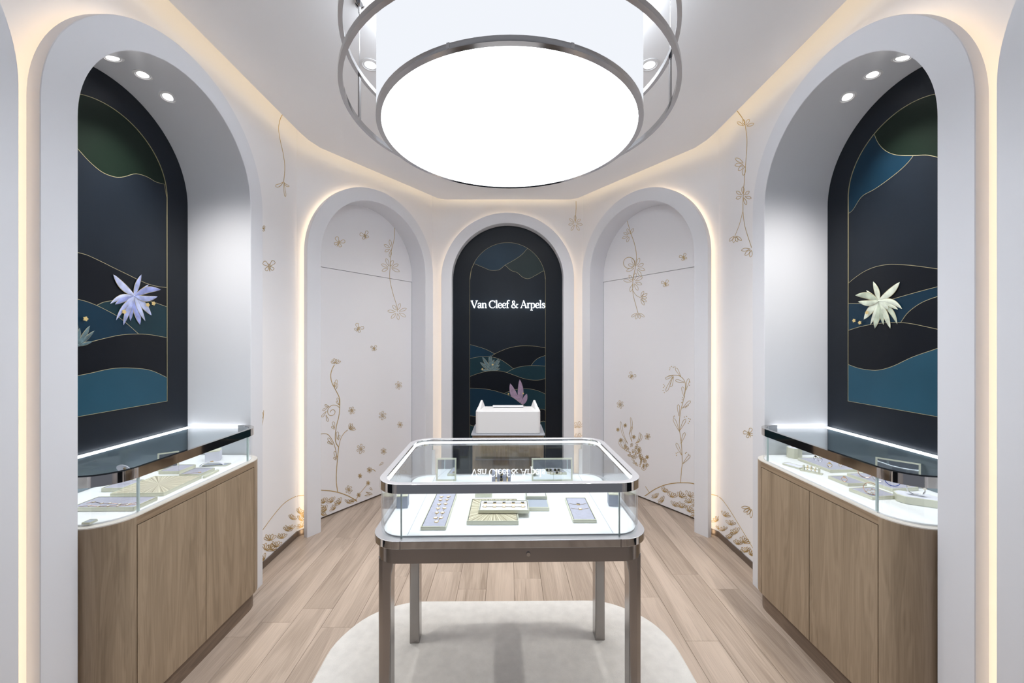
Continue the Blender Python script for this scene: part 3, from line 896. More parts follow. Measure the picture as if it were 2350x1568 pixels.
PETAL = {
    'lavender_petal': (M['petal_blue'], mat('pale_lavender_petal', (0.45, 0.50, 0.74), 0.45, noise=(24, 0.25)), mat('deep_lavender_petal', (0.25, 0.29, 0.58), 0.45, noise=(24, 0.3))),
    'cream_petal': (M['petal_cream'], mat('pale_cream_petal', (0.66, 0.71, 0.60), 0.45, noise=(24, 0.2)), mat('sage_cream_petal', (0.45, 0.51, 0.40), 0.45, noise=(24, 0.3))),
}
class Mural:
    def __init__(self, key, depth, label, c, ri, zs, fr_r, fr_bottom, z_low):
        self.fr = FR[key]; self.t = depth; self.c, self.r, self.zs, self.bot = c, fr_r, zs, fr_bottom
        fr = self.fr
        o = thing('mural_panel', label, 'wall panel', fr(c, depth, z_low))
        self.o = o; self.k = 0
        out = arch(c, ri - 0.001, zs, z0=z_low)
        T = 0.012
        mb = MB()
        a = [fr(s, depth, z) for s, z in out]; b = [fr(s, depth + T, z) for s, z in out]
        mb.quad_strip([a, b], True); mb.poly(a); mb.poly(b)
        mb.build('backing', M['navy'], o, world=True)
        inn = arch(c, fr_r, zs, z0=fr_bottom)
        mb = MB()
        a = [self.P(s, z, 0) for s, z in inn]; b = [self.P(s, z, 0.0007) for s, z in inn]
        mb.quad_strip([a, b], True); mb.poly(b)
        mb.build('field', M['field'], o, world=True)
        mb = MB().ribbon([self.P(s, z, 0.0006) for s, z in inn], fr.n3, 0.0024, 0.0036, closed=True)
        mb.build('frame_line', M['gold_fine'], o, world=True)
    def P(self, s, z, h):
        return self.fr(s, self.t - h, z)
    def uv(self, px):
        p = on_plane(px[0], px[1], self.P(0, 0, 0.0008), self.fr.n3)
        q = Vector((p.x, p.y)) - self.fr.o
        return q.dot(self.fr.d), p.z
    def top(self, s):
        d = self.r ** 2 - (s - self.c) ** 2
        return self.zs + math.sqrt(max(d, 0))
    def layer(self, name, pts, m, full=True, up=False, s_range=None):
        """band between a drawn curve and the frame bottom (or the frame arch when up)"""
        self.k += 1
        h = 0.0007 + 0.0002 * self.k
        cv = sorted([self.uv(p) for p in spline(pts, 6)])
        lo, hi = self.c - self.r, self.c + self.r
        a, b = cv[0][0], cv[-1][0]
        if s_range:
            a, b = s_range
        if full == True or full == 'lo':
            a = lo
        if full == True or full == 'hi':
            b = hi
        a, b = max(a, lo), min(b, hi)
        N = 40
        ss = [a + (b - a) * i / N for i in range(N + 1)]
        curve = [(s, interp(cv, s)) for s in ss]
        if up:
            curve = [(s, min(v, self.top(s) - 0.001)) for s, v in curve]
        else:
            curve = [(s, max(min(v, self.top(s) - 0.002), self.bot)) for s, v in curve]
        far = [(s, self.top(s) if up else self.bot) for s, _ in curve]
        mb = MB()
        mb.quad_strip([[self.P(s, v, h) for s, v in curve], [self.P(s, v, h) for s, v in far]])
        mb.quad_strip([[self.P(s, v, h) for s, v in curve], [self.P(s, v, 0.0002) for s, v in curve]])
        mb.build(name, m, self.o, world=True)
        MB().ribbon([self.P(s, v, h + 0.00004) for s, v in curve], self.fr.n3, 0.0023, 0.0001).build('gold_line', M['gold_fine'], self.o, world=True)
    def level(self):
        return 0.0007 + 0.0002 * self.k + 0.00012
    def petals(self, name, base, items, m, h0=0.004, pname='petal', gold=M['gold_fine'], flat=False):
        """flower made of curved leaf shapes; items: (base, tip, half width px, bend px)"""
        self.k += 1
        c = self.uv(base)
        hub = MB(); lift_k = 0.02 if flat else 1.0
        cc = self.P(c[0], c[1], h0 + 0.001 * lift_k)
        d3 = Vector((self.fr.d.x, self.fr.d.y, 0)); up = Vector((0, 0, 1)); n = self.fr.n3
        ring = [cc + (d3 * math.cos(k * math.pi / 5) + up * math.sin(k * math.pi / 5)) * 0.005 for k in range(10)]
        hub.quad_strip([ring, [cc + n * 0.004 * lift_k + (p - cc) * 0.55 for p in ring]], True); hub.poly([cc + n * 0.004 * lift_k + (p - cc) * 0.55 for p in ring])
        ho = hub.build(name, m, self.o, world=True)
        for i, (b, tip, w, bend) in enumerate(items):
            b, tip = Vector(b), Vector(tip); dd = tip - b; q = Vector((-dd.y, dd.x)).normalized()
            N = 12; rows = []
            hh = h0 + (0.0005 * (i % 5) if not flat else 0.00001 * i)
            for k in range(N + 1):
                t = k / N
                wd = w * (math.sin(math.pi * min(1, 0.06 + 0.94 * t) ** 1.0)) ** 0.75 if t < 1 else 0.0
                if t == 0:
                    wd = w * 0.25
                mid = b + dd * t + q * (bend * math.sin(math.pi * t))
                row = []
                for f, lift in ((-1, 0), (-0.86, 0.0004), (0, 0.0014), (0.86, 0.0004), (1, 0)):
                    u = self.uv(mid + q * (wd * f))
                    row.append(self.P(u[0], u[1], hh + lift * (0.03 if flat else 1)))
                rows.append(row)
            mb = MB()
            nb = 0
            mb.quad_strip(rows)
            mb.m = [1 if (j % 4) in (0, 3) else 0 for j in range(len(mb.f))]
            mm = PETAL.get(m.name, (m,))
            mb.build(pname, [mm[i % len(mm)], gold], ho, world=True, smooth=True, sharp=60)
        return ho
    def blossom(self, px, r, h=0.011):
        c = self.uv(px)
        d3 = Vector((self.fr.d.x, self.fr.d.y, 0)); up = Vector((0, 0, 1)); n = self.fr.n3
        cc = self.P(c[0], c[1], h)
        out = []
        for k in range(30):
            a = k * 2 * math.pi / 30
            rr = r * (0.62 + 0.38 * abs(math.cos(2.5 * a)))
            out.append(cc + (d3 * math.cos(a) + up * math.sin(a)) * rr)
        mb = MB(); mb.quad_strip([out, [p + n * 0.002 for p in out]], True); mb.poly([p + n * 0.002 for p in out])
        mb.build('gold_blossom', M['gold_flower'], self.o, world=True)

# --- left mural
_, c_, ri_, zs_ = PORT['left']
ML = Mural('left', 0.372, 'navy arched wall panel with a large lavender flower above teal hills', c_, ri_, zs_, ri_ - 0.143, 1.17, 0.86)
z = zf(170, 560, 3.733); q = zf(0, 0, 1.96)
ML.layer('cloud', q([(352, 672), (400, 725), (460, 775), (520, 797), (560, 795), (610, 782), (660, 795), (700, 818), (737, 828)]), M['green'], up=True)
ML.layer('hill', z([(36, 75), (110, 95), (230, 150), (330, 200), (450, 258), (560, 312), (640, 345), (720, 365), (778, 372)]), M['black'])
ML.layer('hill', z([(195, 525), (250, 500), (320, 487), (400, 480), (560, 480), (680, 500), (778, 533)]), M['teal_dark'], full='hi')
ML.layer('hill', z([(36, 475), (110, 495), (195, 528), (280, 570), (370, 620), (460, 690), (552, 772)]), M['blue'], full='lo')
ML.layer('hill', z([(36, 875), (150, 838), (300, 800), (420, 778), (552, 772), (650, 778), (778, 800)]), M['black'])
ML.layer('hill', z([(36, 1128), (150, 1105), (300, 1072), (420, 1062), (560, 1068), (640, 1080), (700, 1100), (778, 1137)]), M['teal'])
C0 = (510, 448)
pet = []
for tip, w, bend in (((633, 348), 18, 6), ((303, 512), 22, 26), ((343, 518), 24, 10), ((352, 652), 20, 14), ((600, 660), 20, 4), ((475, 660), 22, 3), ((570, 263), 22, -6), ((328, 262), 30, -12), ((735, 392), 30, -26), ((706, 452), 26, 20), ((657, 612), 28, -8), ((558, 692), 32, 2), ((415, 695), 24, 8), ((440, 540), 26, 6)):
    d = Vector(tip) - Vector(C0); b = Vector(C0) + d.normalized() * 3
    b2, t2 = z([b, tip]); pet.append((b2, t2, w / 3.733, bend / 3.733))
ML.petals('lavender_flower', z([C0])[0], pet, M['petal_blue'])
pl = []
for tip, w in (((8, 640), 16), ((40, 720), 18), ((126, 702), 22), ((164, 745), 17), ((145, 838), 14), ((-60, 730), 20), ((-90, 800), 18)):
    b2, t2 = z([(30, 872), tip]); pl.append((b2, t2, w / 3.733, 0))
ML.petals('sage_plant', z([(30, 872)])[0], pl, M['leaf_grey'], pname='leaf')
for p in ((72, 642), (404, 582), (608, 522), (658, 510)):
    ML.blossom(z([p])[0], 0.011, 0.014)

# --- right mural
_, c_, ri_, zs_ = PORT['right']
MR = Mural('right', 0.372, 'navy arched wall panel with a large cream flower above teal hills', c_, ri_, zs_, ri_ - 0.143, 1.17, 0.86)
z = zf(1880, 560, 3.733); q = zf(1600, 0, 1.96)
MR.layer('cloud', q([(672, 965), (700, 945), (740, 885), (800, 850), (870, 800), (930, 750), (972, 700), (1000, 640)]), M['blue'], full=False, up=True)
MR.layer('cloud', q([(797, 605), (815, 645), (850, 680), (900, 698), (975, 700), (1030, 698), (1075, 706), (1120, 720)]), M['green'], full='lo', up=True)
MR.layer('hill', z([(238, 348), (300, 295), (380, 240), (470, 200), (560, 180), (640, 175), (800, 185), (1002, 212)]), M['black'])
MR.layer('hill', z([(238, 510), (345, 510), (480, 500), (600, 480), (690, 455), (850, 410), (1002, 370)]), M['blue'])
MR.layer('hill', z([(700, 672), (760, 590), (850, 520), (930, 480), (1002, 455)]), M['black'], full='lo')
MR.layer('hill', z([(238, 745), (350, 710), (480, 685), (600, 675), (700, 675), (800, 685), (1002, 728)]), M['black'])
MR.layer('hill', z([(238, 1028), (330, 1062), (430, 1080), (520, 1080), (640, 1045), (800, 970), (1002, 900)]), M['teal'])
C0 = (518, 490)
pet = []
for tip, w, bend in (((410, 398), 18, -6), ((445, 692), 18, -4), ((558, 693), 20, 2), ((683, 562), 20, -10), ((720, 557), 24, -30), ((675, 687), 22, -26), ((470, 323), 24, 6), ((698, 327), 30, 10), ((317, 440), 30, 22), ((342, 494), 26, -16), ((388, 648), 30, 8), ((483, 724), 32, -2), ((617, 724), 26, -6), ((600, 560), 26, -8)):
    d = Vector(tip) - Vector(C0); b = Vector(C0) + d.normalized() * 3
    b2, t2 = z([b, tip]); pet.append((b2, t2, w / 3.733, bend / 3.733))
MR.petals('cream_flower', z([C0])[0], pet, M['petal_cream'])
for p in ((320, 657), (370, 675), (432, 588)):
    MR.blossom(z([p])[0], 0.010, 0.014)

# --- back mural
_, c_, ri_, zs_ = PORT['back']
MBK = Mural('back', 0.10, 'navy arched panel with hills and mauve leaves behind the lettering', c_, ri_, zs_, 0.41, 0.45, 0.0)
z = zf(1060, 780, 6.819); q = zf(980, 450, 2.413)
MBK.layer('cloud', q([(432, 383), (465, 412), (500, 425), (530, 450), (562, 458), (600, 440), (648, 412)]), M['grey_green'], full='hi', up=True)
MBK.layer('cloud', q([(262, 375), (310, 395), (355, 412), (400, 408), (432, 383), (490, 350), (530, 320), (557, 288)]), M['slate_blue'], full='lo', up=True)
MBK.layer('hill', z([(125, 75), (250, 108), (380, 152), (515, 222), (640, 300)]), M['blue'], full='lo')
MBK.layer('hill', z([(470, 250), (515, 222), (600, 180), (740, 128), (900, 98), (1050, 95), (1180, 105), (1312, 130)]), M['black'], full='hi')
MBK.layer('hill', z([(125, 295), (250, 270), (380, 265), (500, 275), (605, 312), (700, 370), (810, 455)]), M['teal_dark'], full='lo')
MBK.layer('hill', z([(1085, 400), (1130, 340), (1200, 285), (1312, 243)]), M['blue'], full='hi')
MBK.layer('hill', z([(695, 515), (800, 458), (900, 425), (1050, 405), (1180, 405), (1312, 415)]), M['teal_dark'], full='hi')
pl = []
for tip, w in (((282, 350), 26), ((320, 265), 26), ((425, 250), 20), ((455, 242), 24), ((505, 300), 22), ((578, 292), 24), ((605, 312), 20), ((597, 388), 22), ((602, 450), 18), ((288, 466), 18), ((540, 400), 18), ((350, 380), 18)):
    b2, t2 = z([(455, 492), tip]); pl.append((b2, t2, w / 6.819, 0))
MBK.petals('sage_plant', z([(455, 492)])[0], pl, M['leaf_grey'], h0=MBK.level(), pname='leaf', flat=True)
MBK.layer('hill', z([(125, 575), (250, 530), (400, 492), (520, 485), (650, 498), (800, 548), (960, 605), (1080, 628), (1180, 633), (1260, 620), (1312, 605)]), M['black'])
MBK.layer('hill', z([(665, 840), (760, 800), (900, 770), (1050, 768), (1180, 795), (1312, 850)]), M['teal_dark'], full='hi')
pl = []
for b, tip, w, bend in (((905, 1010), (755, 684), 50, -20), ((900, 1000), (905, 620), 44, 16), ((930, 1025), (1016, 843), 36, 10)):
    b2, t2 = z([b, tip]); pl.append((b2, t2, w / 6.819, bend / 6.819))
MBK.petals('mauve_plant', z([(905, 975)])[0], pl, M['petal_mauve'], h0=MBK.level(), pname='leaf', gold=M['petal_mauve'], flat=True)
MBK.layer('hill', z([(125, 757), (250, 762), (400, 775), (550, 808), (700, 858), (800, 905), (950, 1015), (1100, 1100)]), M['blue'], full='lo')
MBK.layer('hill', z([(125, 1190), (400, 1210), (800, 1180), (1100, 1120), (1240, 1085), (1312, 1105)]), M['black'])
MBK.layer('hill', z([(125, 1330), (200, 1350), (700, 1400), (1240, 1280), (1312, 1285)]), M['teal_dark'])
for p, r in (((482, 388), 0.011), ((322, 458), 0.011), ((730, 845), 0.010), ((958, 838), 0.010)):
    MBK.blossom(z([p])[0], r, 0.014)

# near niches (only their edges show): plain navy backs
for k, lab in (('near_left', 'plain navy niche back in the portal cut by the picture edge, blue flower side'), ('near_right', 'plain navy niche back in the portal cut by the picture edge, cream flower side')):
    fr = FR[k.split('_')[1]]; _, c_, ri_, zs_ = PORT[k]
    out = arch(c_, ri_ - 0.001, zs_)
    a = [fr(s, 0.372, zz) for s, zz in out]; b = [fr(s, 0.384, zz) for s, zz in out]
    mb = MB(); mb.quad_strip([a, b], True); mb.poly(a); mb.poly(b)
    o = mb.build('trim_8' if 'left' in k else 'trim_9', M['navy']); struct(o, lab, 'wall panel')

# ------------------------------------------------------------------ lettering on the back panel
TT, tt = 0.145, 0.058
GLYPH = {
    'V': (0.86, [([(0.04, 1), (0.43, 0.0)], [0.15, 0.13]), ([(0.43, 0.0), (0.76, 1)], [0.07, 0.06]), ([(-0.07, 0.985), (0.22, 0.985)], [.04, .04]), ([(0.62, 0.985), (0.89, 0.985)], [.04, .04])]),
    'a': (0.58, [([(0.07, 0.50), (0.12, 0.62), (0.27, 0.665), (0.40, 0.60), (0.425, 0.44), (0.425, 0.12), (0.47, 0.02), (0.56, 0.04)], [.09, .07, .07, .11, .14, .14, .08, .04]),
                 ([(0.42, 0.40), (0.22, 0.33), (0.08, 0.22), (0.09, 0.07), (0.21, 0.01), (0.34, 0.06), (0.42, 0.15)], [.05, .07, .12, .13, .08, .06, .05])]),
    'n': (0.70, [([(0.13, 0.66), (0.13, 0)], [.13, .13]), ([(0.13, 0.50), (0.26, 0.63), (0.39, 0.655), (0.51, 0.57), (0.525, 0.42), (0.525, 0)], [.05, .06, .08, .12, .13, .13]),
                 ([(0.0, 0.02), (0.27, 0.02)], [.04, .04]), ([(0.40, 0.02), (0.66, 0.02)], [.04, .04]), ([(0.0, 0.64), (0.13, 0.64)], [.04, .04])]),
    'C': (0.90, [([(0.79, 0.76), (0.70, 0.92), (0.50, 0.985), (0.26, 0.92), (0.11, 0.74), (0.06, 0.5), (0.11, 0.26), (0.26, 0.07), (0.50, 0.01), (0.70, 0.06), (0.83, 0.23)], [.04, .05, .07, .11, .14, .15, .14, .11, .07, .06, .04]),
                 ([(0.80, 0.99), (0.80, 0.72)], [.035, .05])]),
    'l': (0.30, [([(0.14, 1.06), (0.14, 0)], [.13, .13]), ([(0.0, 0.02), (0.28, 0.02)], [.04, .04]), ([(0.0, 1.04), (0.14, 1.04)], [.04, .04])]),
    'e': (0.57, [([(0.08, 0.37), (0.50, 0.37)], [.045, .045]), ([(0.50, 0.37), (0.485, 0.53), (0.38, 0.65), (0.28, 0.66), (0.14, 0.58), (0.07, 0.42), (0.07, 0.24), (0.16, 0.08), (0.31, 0.01), (0.45, 0.06), (0.53, 0.16)], [.09, .09, .06, .06, .10, .13, .14, .12, .08, .06, .035])]),
    'f': (0.40, [([(0.16, 0), (0.16, 0.82), (0.21, 0.97), (0.31, 1.05), (0.42, 1.04), (0.45, 0.97)], [.13, .13, .11, .06, .06, .10]), ([(0.0, 0.64), (0.37, 0.64)], [.045, .045]), ([(0.02, 0.02), (0.33, 0.02)], [.04, .04])]),
    '&': (1.00, [([(0.82, 0.50), (0.74, 0.28), (0.56, 0.07), (0.33, 0.01), (0.13, 0.09), (0.07, 0.25), (0.16, 0.42), (0.38, 0.58), (0.48, 0.76), (0.42, 0.93), (0.31, 0.98), (0.20, 0.91), (0.19, 0.75), (0.34, 0.52), (0.62, 0.17), (0.80, 0.02), (0.93, 0.06)], [.05, .05, .06, .10, .13, .12, .08, .06, .08, .07, .05, .08, .11, .13, .13, .09, .04]),
                 ([(0.66, 0.51), (0.95, 0.51)], [.04, .04])]),
    'A': (0.88, [([(0.41, 1.0), (0.09, 0)], [.05, .06]), ([(0.41, 1.02), (0.78, 0)], [.12, .15]), ([(0.20, 0.36), (0.62, 0.36)], [.045, .045]), ([(-0.04, 0.02), (0.22, 0.02)], [.04, .04]), ([(0.62, 0.02), (0.93, 0.02)], [.04, .04])]),
    'r': (0.46, [([(0.14, 0.66), (0.14, 0)], [.13, .13]), ([(0.14, 0.47), (0.22, 0.60), (0.33, 0.66), (0.41, 0.61)], [.05, .06, .09, .12]), ([(0.0, 0.02), (0.30, 0.02)], [.04, .04]), ([(0.0, 0.64), (0.14, 0.64)], [.04, .04])]),
    'p': (0.66, [([(0.14, 0.66), (0.14, -0.32)], [.13, .13]), ([(0.14, 0.54), (0.28, 0.65), (0.44, 0.62), (0.55, 0.48), (0.565, 0.30), (0.50, 0.11), (0.37, 0.015), (0.23, 0.02), (0.14, 0.09)], [.05, .06, .10, .13, .14, .12, .08, .06, .05]), ([(0.0, -0.30), (0.31, -0.30)], [.04, .04]), ([(0.0, 0.64), (0.14, 0.64)], [.04, .04])]),
    's': (0.48, [([(0.41, 0.48), (0.38, 0.60), (0.26, 0.655), (0.13, 0.60), (0.10, 0.49), (0.19, 0.40), (0.34, 0.29), (0.41, 0.18), (0.36, 0.05), (0.24, 0.01), (0.11, 0.05), (0.07, 0.18)], [.04, .06, .06, .10, .12, .13, .13, .12, .09, .06, .06, .04])]),
    ' ': (0.27, []),
}
def build_sign():
    text = 'Van Cleef & Arpels'
    total = sum(GLYPH[c][0] for c in text)
    yq = BACK_Y + 0.085
    p0, p1 = on_plane(1081, 707, (0, yq, 0), (0, 1, 0)), on_plane(1250, 707, (0, yq, 0), (0, 1, 0))
    sc = (p1.x - p0.x) / (total - 0.06)
    sy = on_plane(1100, 707 - 16.8, (0, yq, 0), (0, 1, 0)).z - p0.z
    root = thing('sign_lettering', 'glowing white serif lettering mounted on the navy end panel', 'sign', (0, yq, p0.z))
    x = p0.x + 0.02 * sc
    for ch in text:
        adv, strokes = GLYPH[ch]
        if strokes:
            mb = MB()
            for pts, ws in strokes:
                n = 6 if len(pts) > 2 else 1
                ws = [w * 0.86 for w in ws]
                P = spline([(a, b, w) for (a, b), w in zip(pts, ws)], n) if len(pts) > 2 else [Vector((a, b, w)) for (a, b), w in zip(pts, ws)]
                rows = []
                for i, p in enumerate(P):
                    t = (P[min(i + 1, len(P) - 1)] - P[max(i - 1, 0)]).to_2d()
                    t.normalize(); nn = Vector((-t.y, t.x)) * (p.z / 2)
                    if ch in 'VA' and abs(t.y) > 0.5:      # diagonals keep flat feet
                        nn = Vector((-p.z * 0.55, 0))
                    row = []
                    for s in (1, -1):
                        w2 = Vector((p.x, p.y)) + nn * s
                        row.append((x + w2.x * sc, yq, p0.z + w2.y * sy))
                    r0, r1 = row
                    rows.append([r0, r1, (r1[0], yq + 0.010, r1[2]), (r0[0], yq + 0.010, r0[2])])
                mb.quad_strip(rows, True)
                mb.poly(rows[0]); mb.poly(rows[-1])
            mb.build('letter', M['sign'], root, world=True)
        x += adv * sc
build_sign()

# ------------------------------------------------------------------ oak cabinets and their showcases
DECK_Z = 0.832
def build_cabinet(side):
    sg = -1 if side == 'left' else 1
    fl = 'blue' if side == 'left' else 'cream'
    X = lambda q: sg * q                      # q: distance from the room axis
    F0, B0 = 1.42, 1.878                     # front, back
    y0, yd0, yd1, yd2, y1 = 1.385, 1.495, 1.8365, 2.1837, 2.2975
    R = 0.118
    def foot(ins, front=None, back=B0, n=10):
        """open outline q,y from back near corner around the front to the back far corner"""
        f = F0 + ins; r = R
        pts = [(back, y0 + ins), (f + r, y0 + ins)]
        for k in range(n + 1):
            a = math.pi * 0.5 * k / n
            pts.append((f + r - r * math.sin(a), y0 + ins + r - r * math.cos(a)))
        for k in range(n + 1):
            a = math.pi * 0.5 * k / n
            pts.append((f + r - r * math.cos(a), y1 - ins - r + r * math.sin(a)))
        pts += [(back, y1 - ins)]
        return [(X(p[0]), p[1]) for p in pts]
    root = thing('oak_cabinet', f'pale oak two-door cabinet with rounded ends in the {fl} flower niche', 'cabinet', (X(1.64), 1.84, 0), group='oak cabinets under the showcases')
    ZK, ZT, ZD = 0.09, 0.828, 0.796
    k = MB().prism(foot(0.016), 0.0, ZK).build('plinth', M['oak_kick'], root, world=True)
    MB().prism(foot(0.010), ZK, ZT - 0.002).build('body', M['groove'], root, world=True)
    def panel(name, pts, z0, z1, m, th=0.0095):
        """curved or flat facing from an open outline on the face"""
        P = [Vector(p) for p in pts]; inn = []
        for i, p in enumerate(P):
            t = (P[min(i + 1, len(P) - 1)] - P[max(i - 1, 0)]).normalized(); n = Vector((t.y, -t.x))
            if n.x * sg < 0:
                n = -n
            inn.append(p + n * th)
        o = MB().ring(P, inn, z0, z1, closed=False).build(name, m, root, world=True, smooth=True, sharp=40)
        return o
    full = foot(0.0)
    g = 0.0018
    yc0, yc1 = y0 + R, y1 - R
    near = [p for p in full[1:12]] + [(X(F0), yd0 - g)]
    near = [(X(F0 + 0.10 + R), y0)] + near
    far = [(X(F0), yd2 + g)] + [p for p in full[12:24] if p[1] > yd2 + g]
    panel('curved_side', near, ZK, ZT, M['oak'])
    panel('curved_side', far, ZK, ZT, M['oak'])
    panel('door', [(X(F0), yd0 + g), (X(F0), yd1 - g)], ZK + 0.001, ZD - g, M['oak'])
    panel('door', [(X(F0), yd1 + g), (X(F0), yd2 - g)], ZK + 0.001, ZD - g, M['oak'])
    panel('top_rail', [(X(F0), yd0 - g), (X(F0), yd2 + g)], ZD + g, ZT, M['oak_rail'])
    MB().prism(foot(0.0005), ZT, DECK_Z).build('top_edge', M['oak_edge'], root, world=True)
    # showcase
    case = thing('display_case', f'glass-topped jewellery showcase with a chrome rim below the {fl} flower mural', 'display case', (X(1.64), 1.84, DECK_Z), group='wall showcases')
    ZG, ZR0, ZR1 = 0.838, 0.972, 1.012
    ins = 0.018
    MB().prism(foot(ins + 0.004), DECK_Z + 0.0005, ZG).build('deck', M['deck'], case, world=True)
    fo, fi = foot(ins), foot(ins + 0.006)
    def gl(i0, i1, name):
        MB().ring(fo[i0:i1], fi[i0:i1], ZG - 0.003, ZR0, closed=False).build(name, M['glass'], case, world=True, smooth=True)
    gl(1, 13, 'curved_glass'); gl(12, 14, 'front_glass'); gl(13, 25, 'curved_glass')
    for yy in (y0 + ins + R, y1 - ins - R):
        MB().box(min(X(F0 + ins - .001), X(F0 + ins + .007)), max(X(F0 + ins - .001), X(F0 + ins + .007)), yy - 0.003, yy + 0.003, ZG, ZR0).build('glass_joint', M['glass_edge'], case, world=True)
    ro, r2 = foot(ins - 0.006), foot(ins + 0.012)
    MB().ring(ro[1:-1], r2[1:-1], ZR0, ZR1, closed=False).build('rim', M['chrome'], case, world=True, smooth=True, sharp=30)
    MB().prism(foot(ins + 0.012, back=B0 - 0.012), ZR1 - 0.008, ZR1 - 0.001, 0, 1).build('top_glass', [M['clear'], M['glass_top']], case, world=True)
    # light strips along the back, far and near sides under the top glass
    led = MB()
    led.box(min(X(B0 - 0.002), X(B0 - 0.010)), max(X(B0 - 0.002), X(B0 - 0.010)), y0 + 0.012, y1 - 0.012, 0.990, 1.001)
    led.build('led_strip', M['led_back'], case, world=True)
    MB().box(min(X(B0 - 0.012), X(SIDE_X + 0.03)), max(X(B0 - 0.012), X(SIDE_X + 0.03)), y1 - 0.018, y1 - 0.011, 0.992, 1.001).build('led_strip', M['led_wall_case'], case, world=True)
    # lower back glass and its bright edges
    MB().box(min(X(B0 - 0.004), X(B0)), max(X(B0 - 0.004), X(B0)), y0 + 0.01, y1 - 0.01, ZG, 0.986).build('back_glass', M['glass'], case, world=True)
    MB().box(min(X(B0 + 0.001), X(B0 + 0.006)), max(X(B0 + 0.001), X(B0 + 0.006)), y0 + 0.01, y1 - 0.01, ZG, 0.986).build('back_plate', M['back_plate'], case, world=True)
    ra, rb = foot(ins + 0.013), foot(ins + 0.019)
    u = MB(); u.quad_strip([[(p[0], p[1], ZR0 + 0.004) for p in ra[2:-2]], [(p[0], p[1], ZR0 + 0.004) for p in rb[2:-2]]])
    u.build('led_strip', M['led_rim_added'], case, world=True)  # added unseen strip under the rim, brightens the deck
    return root, case
CAB_L = build_cabinet('left')
CAB_R = build_cabinet('right')

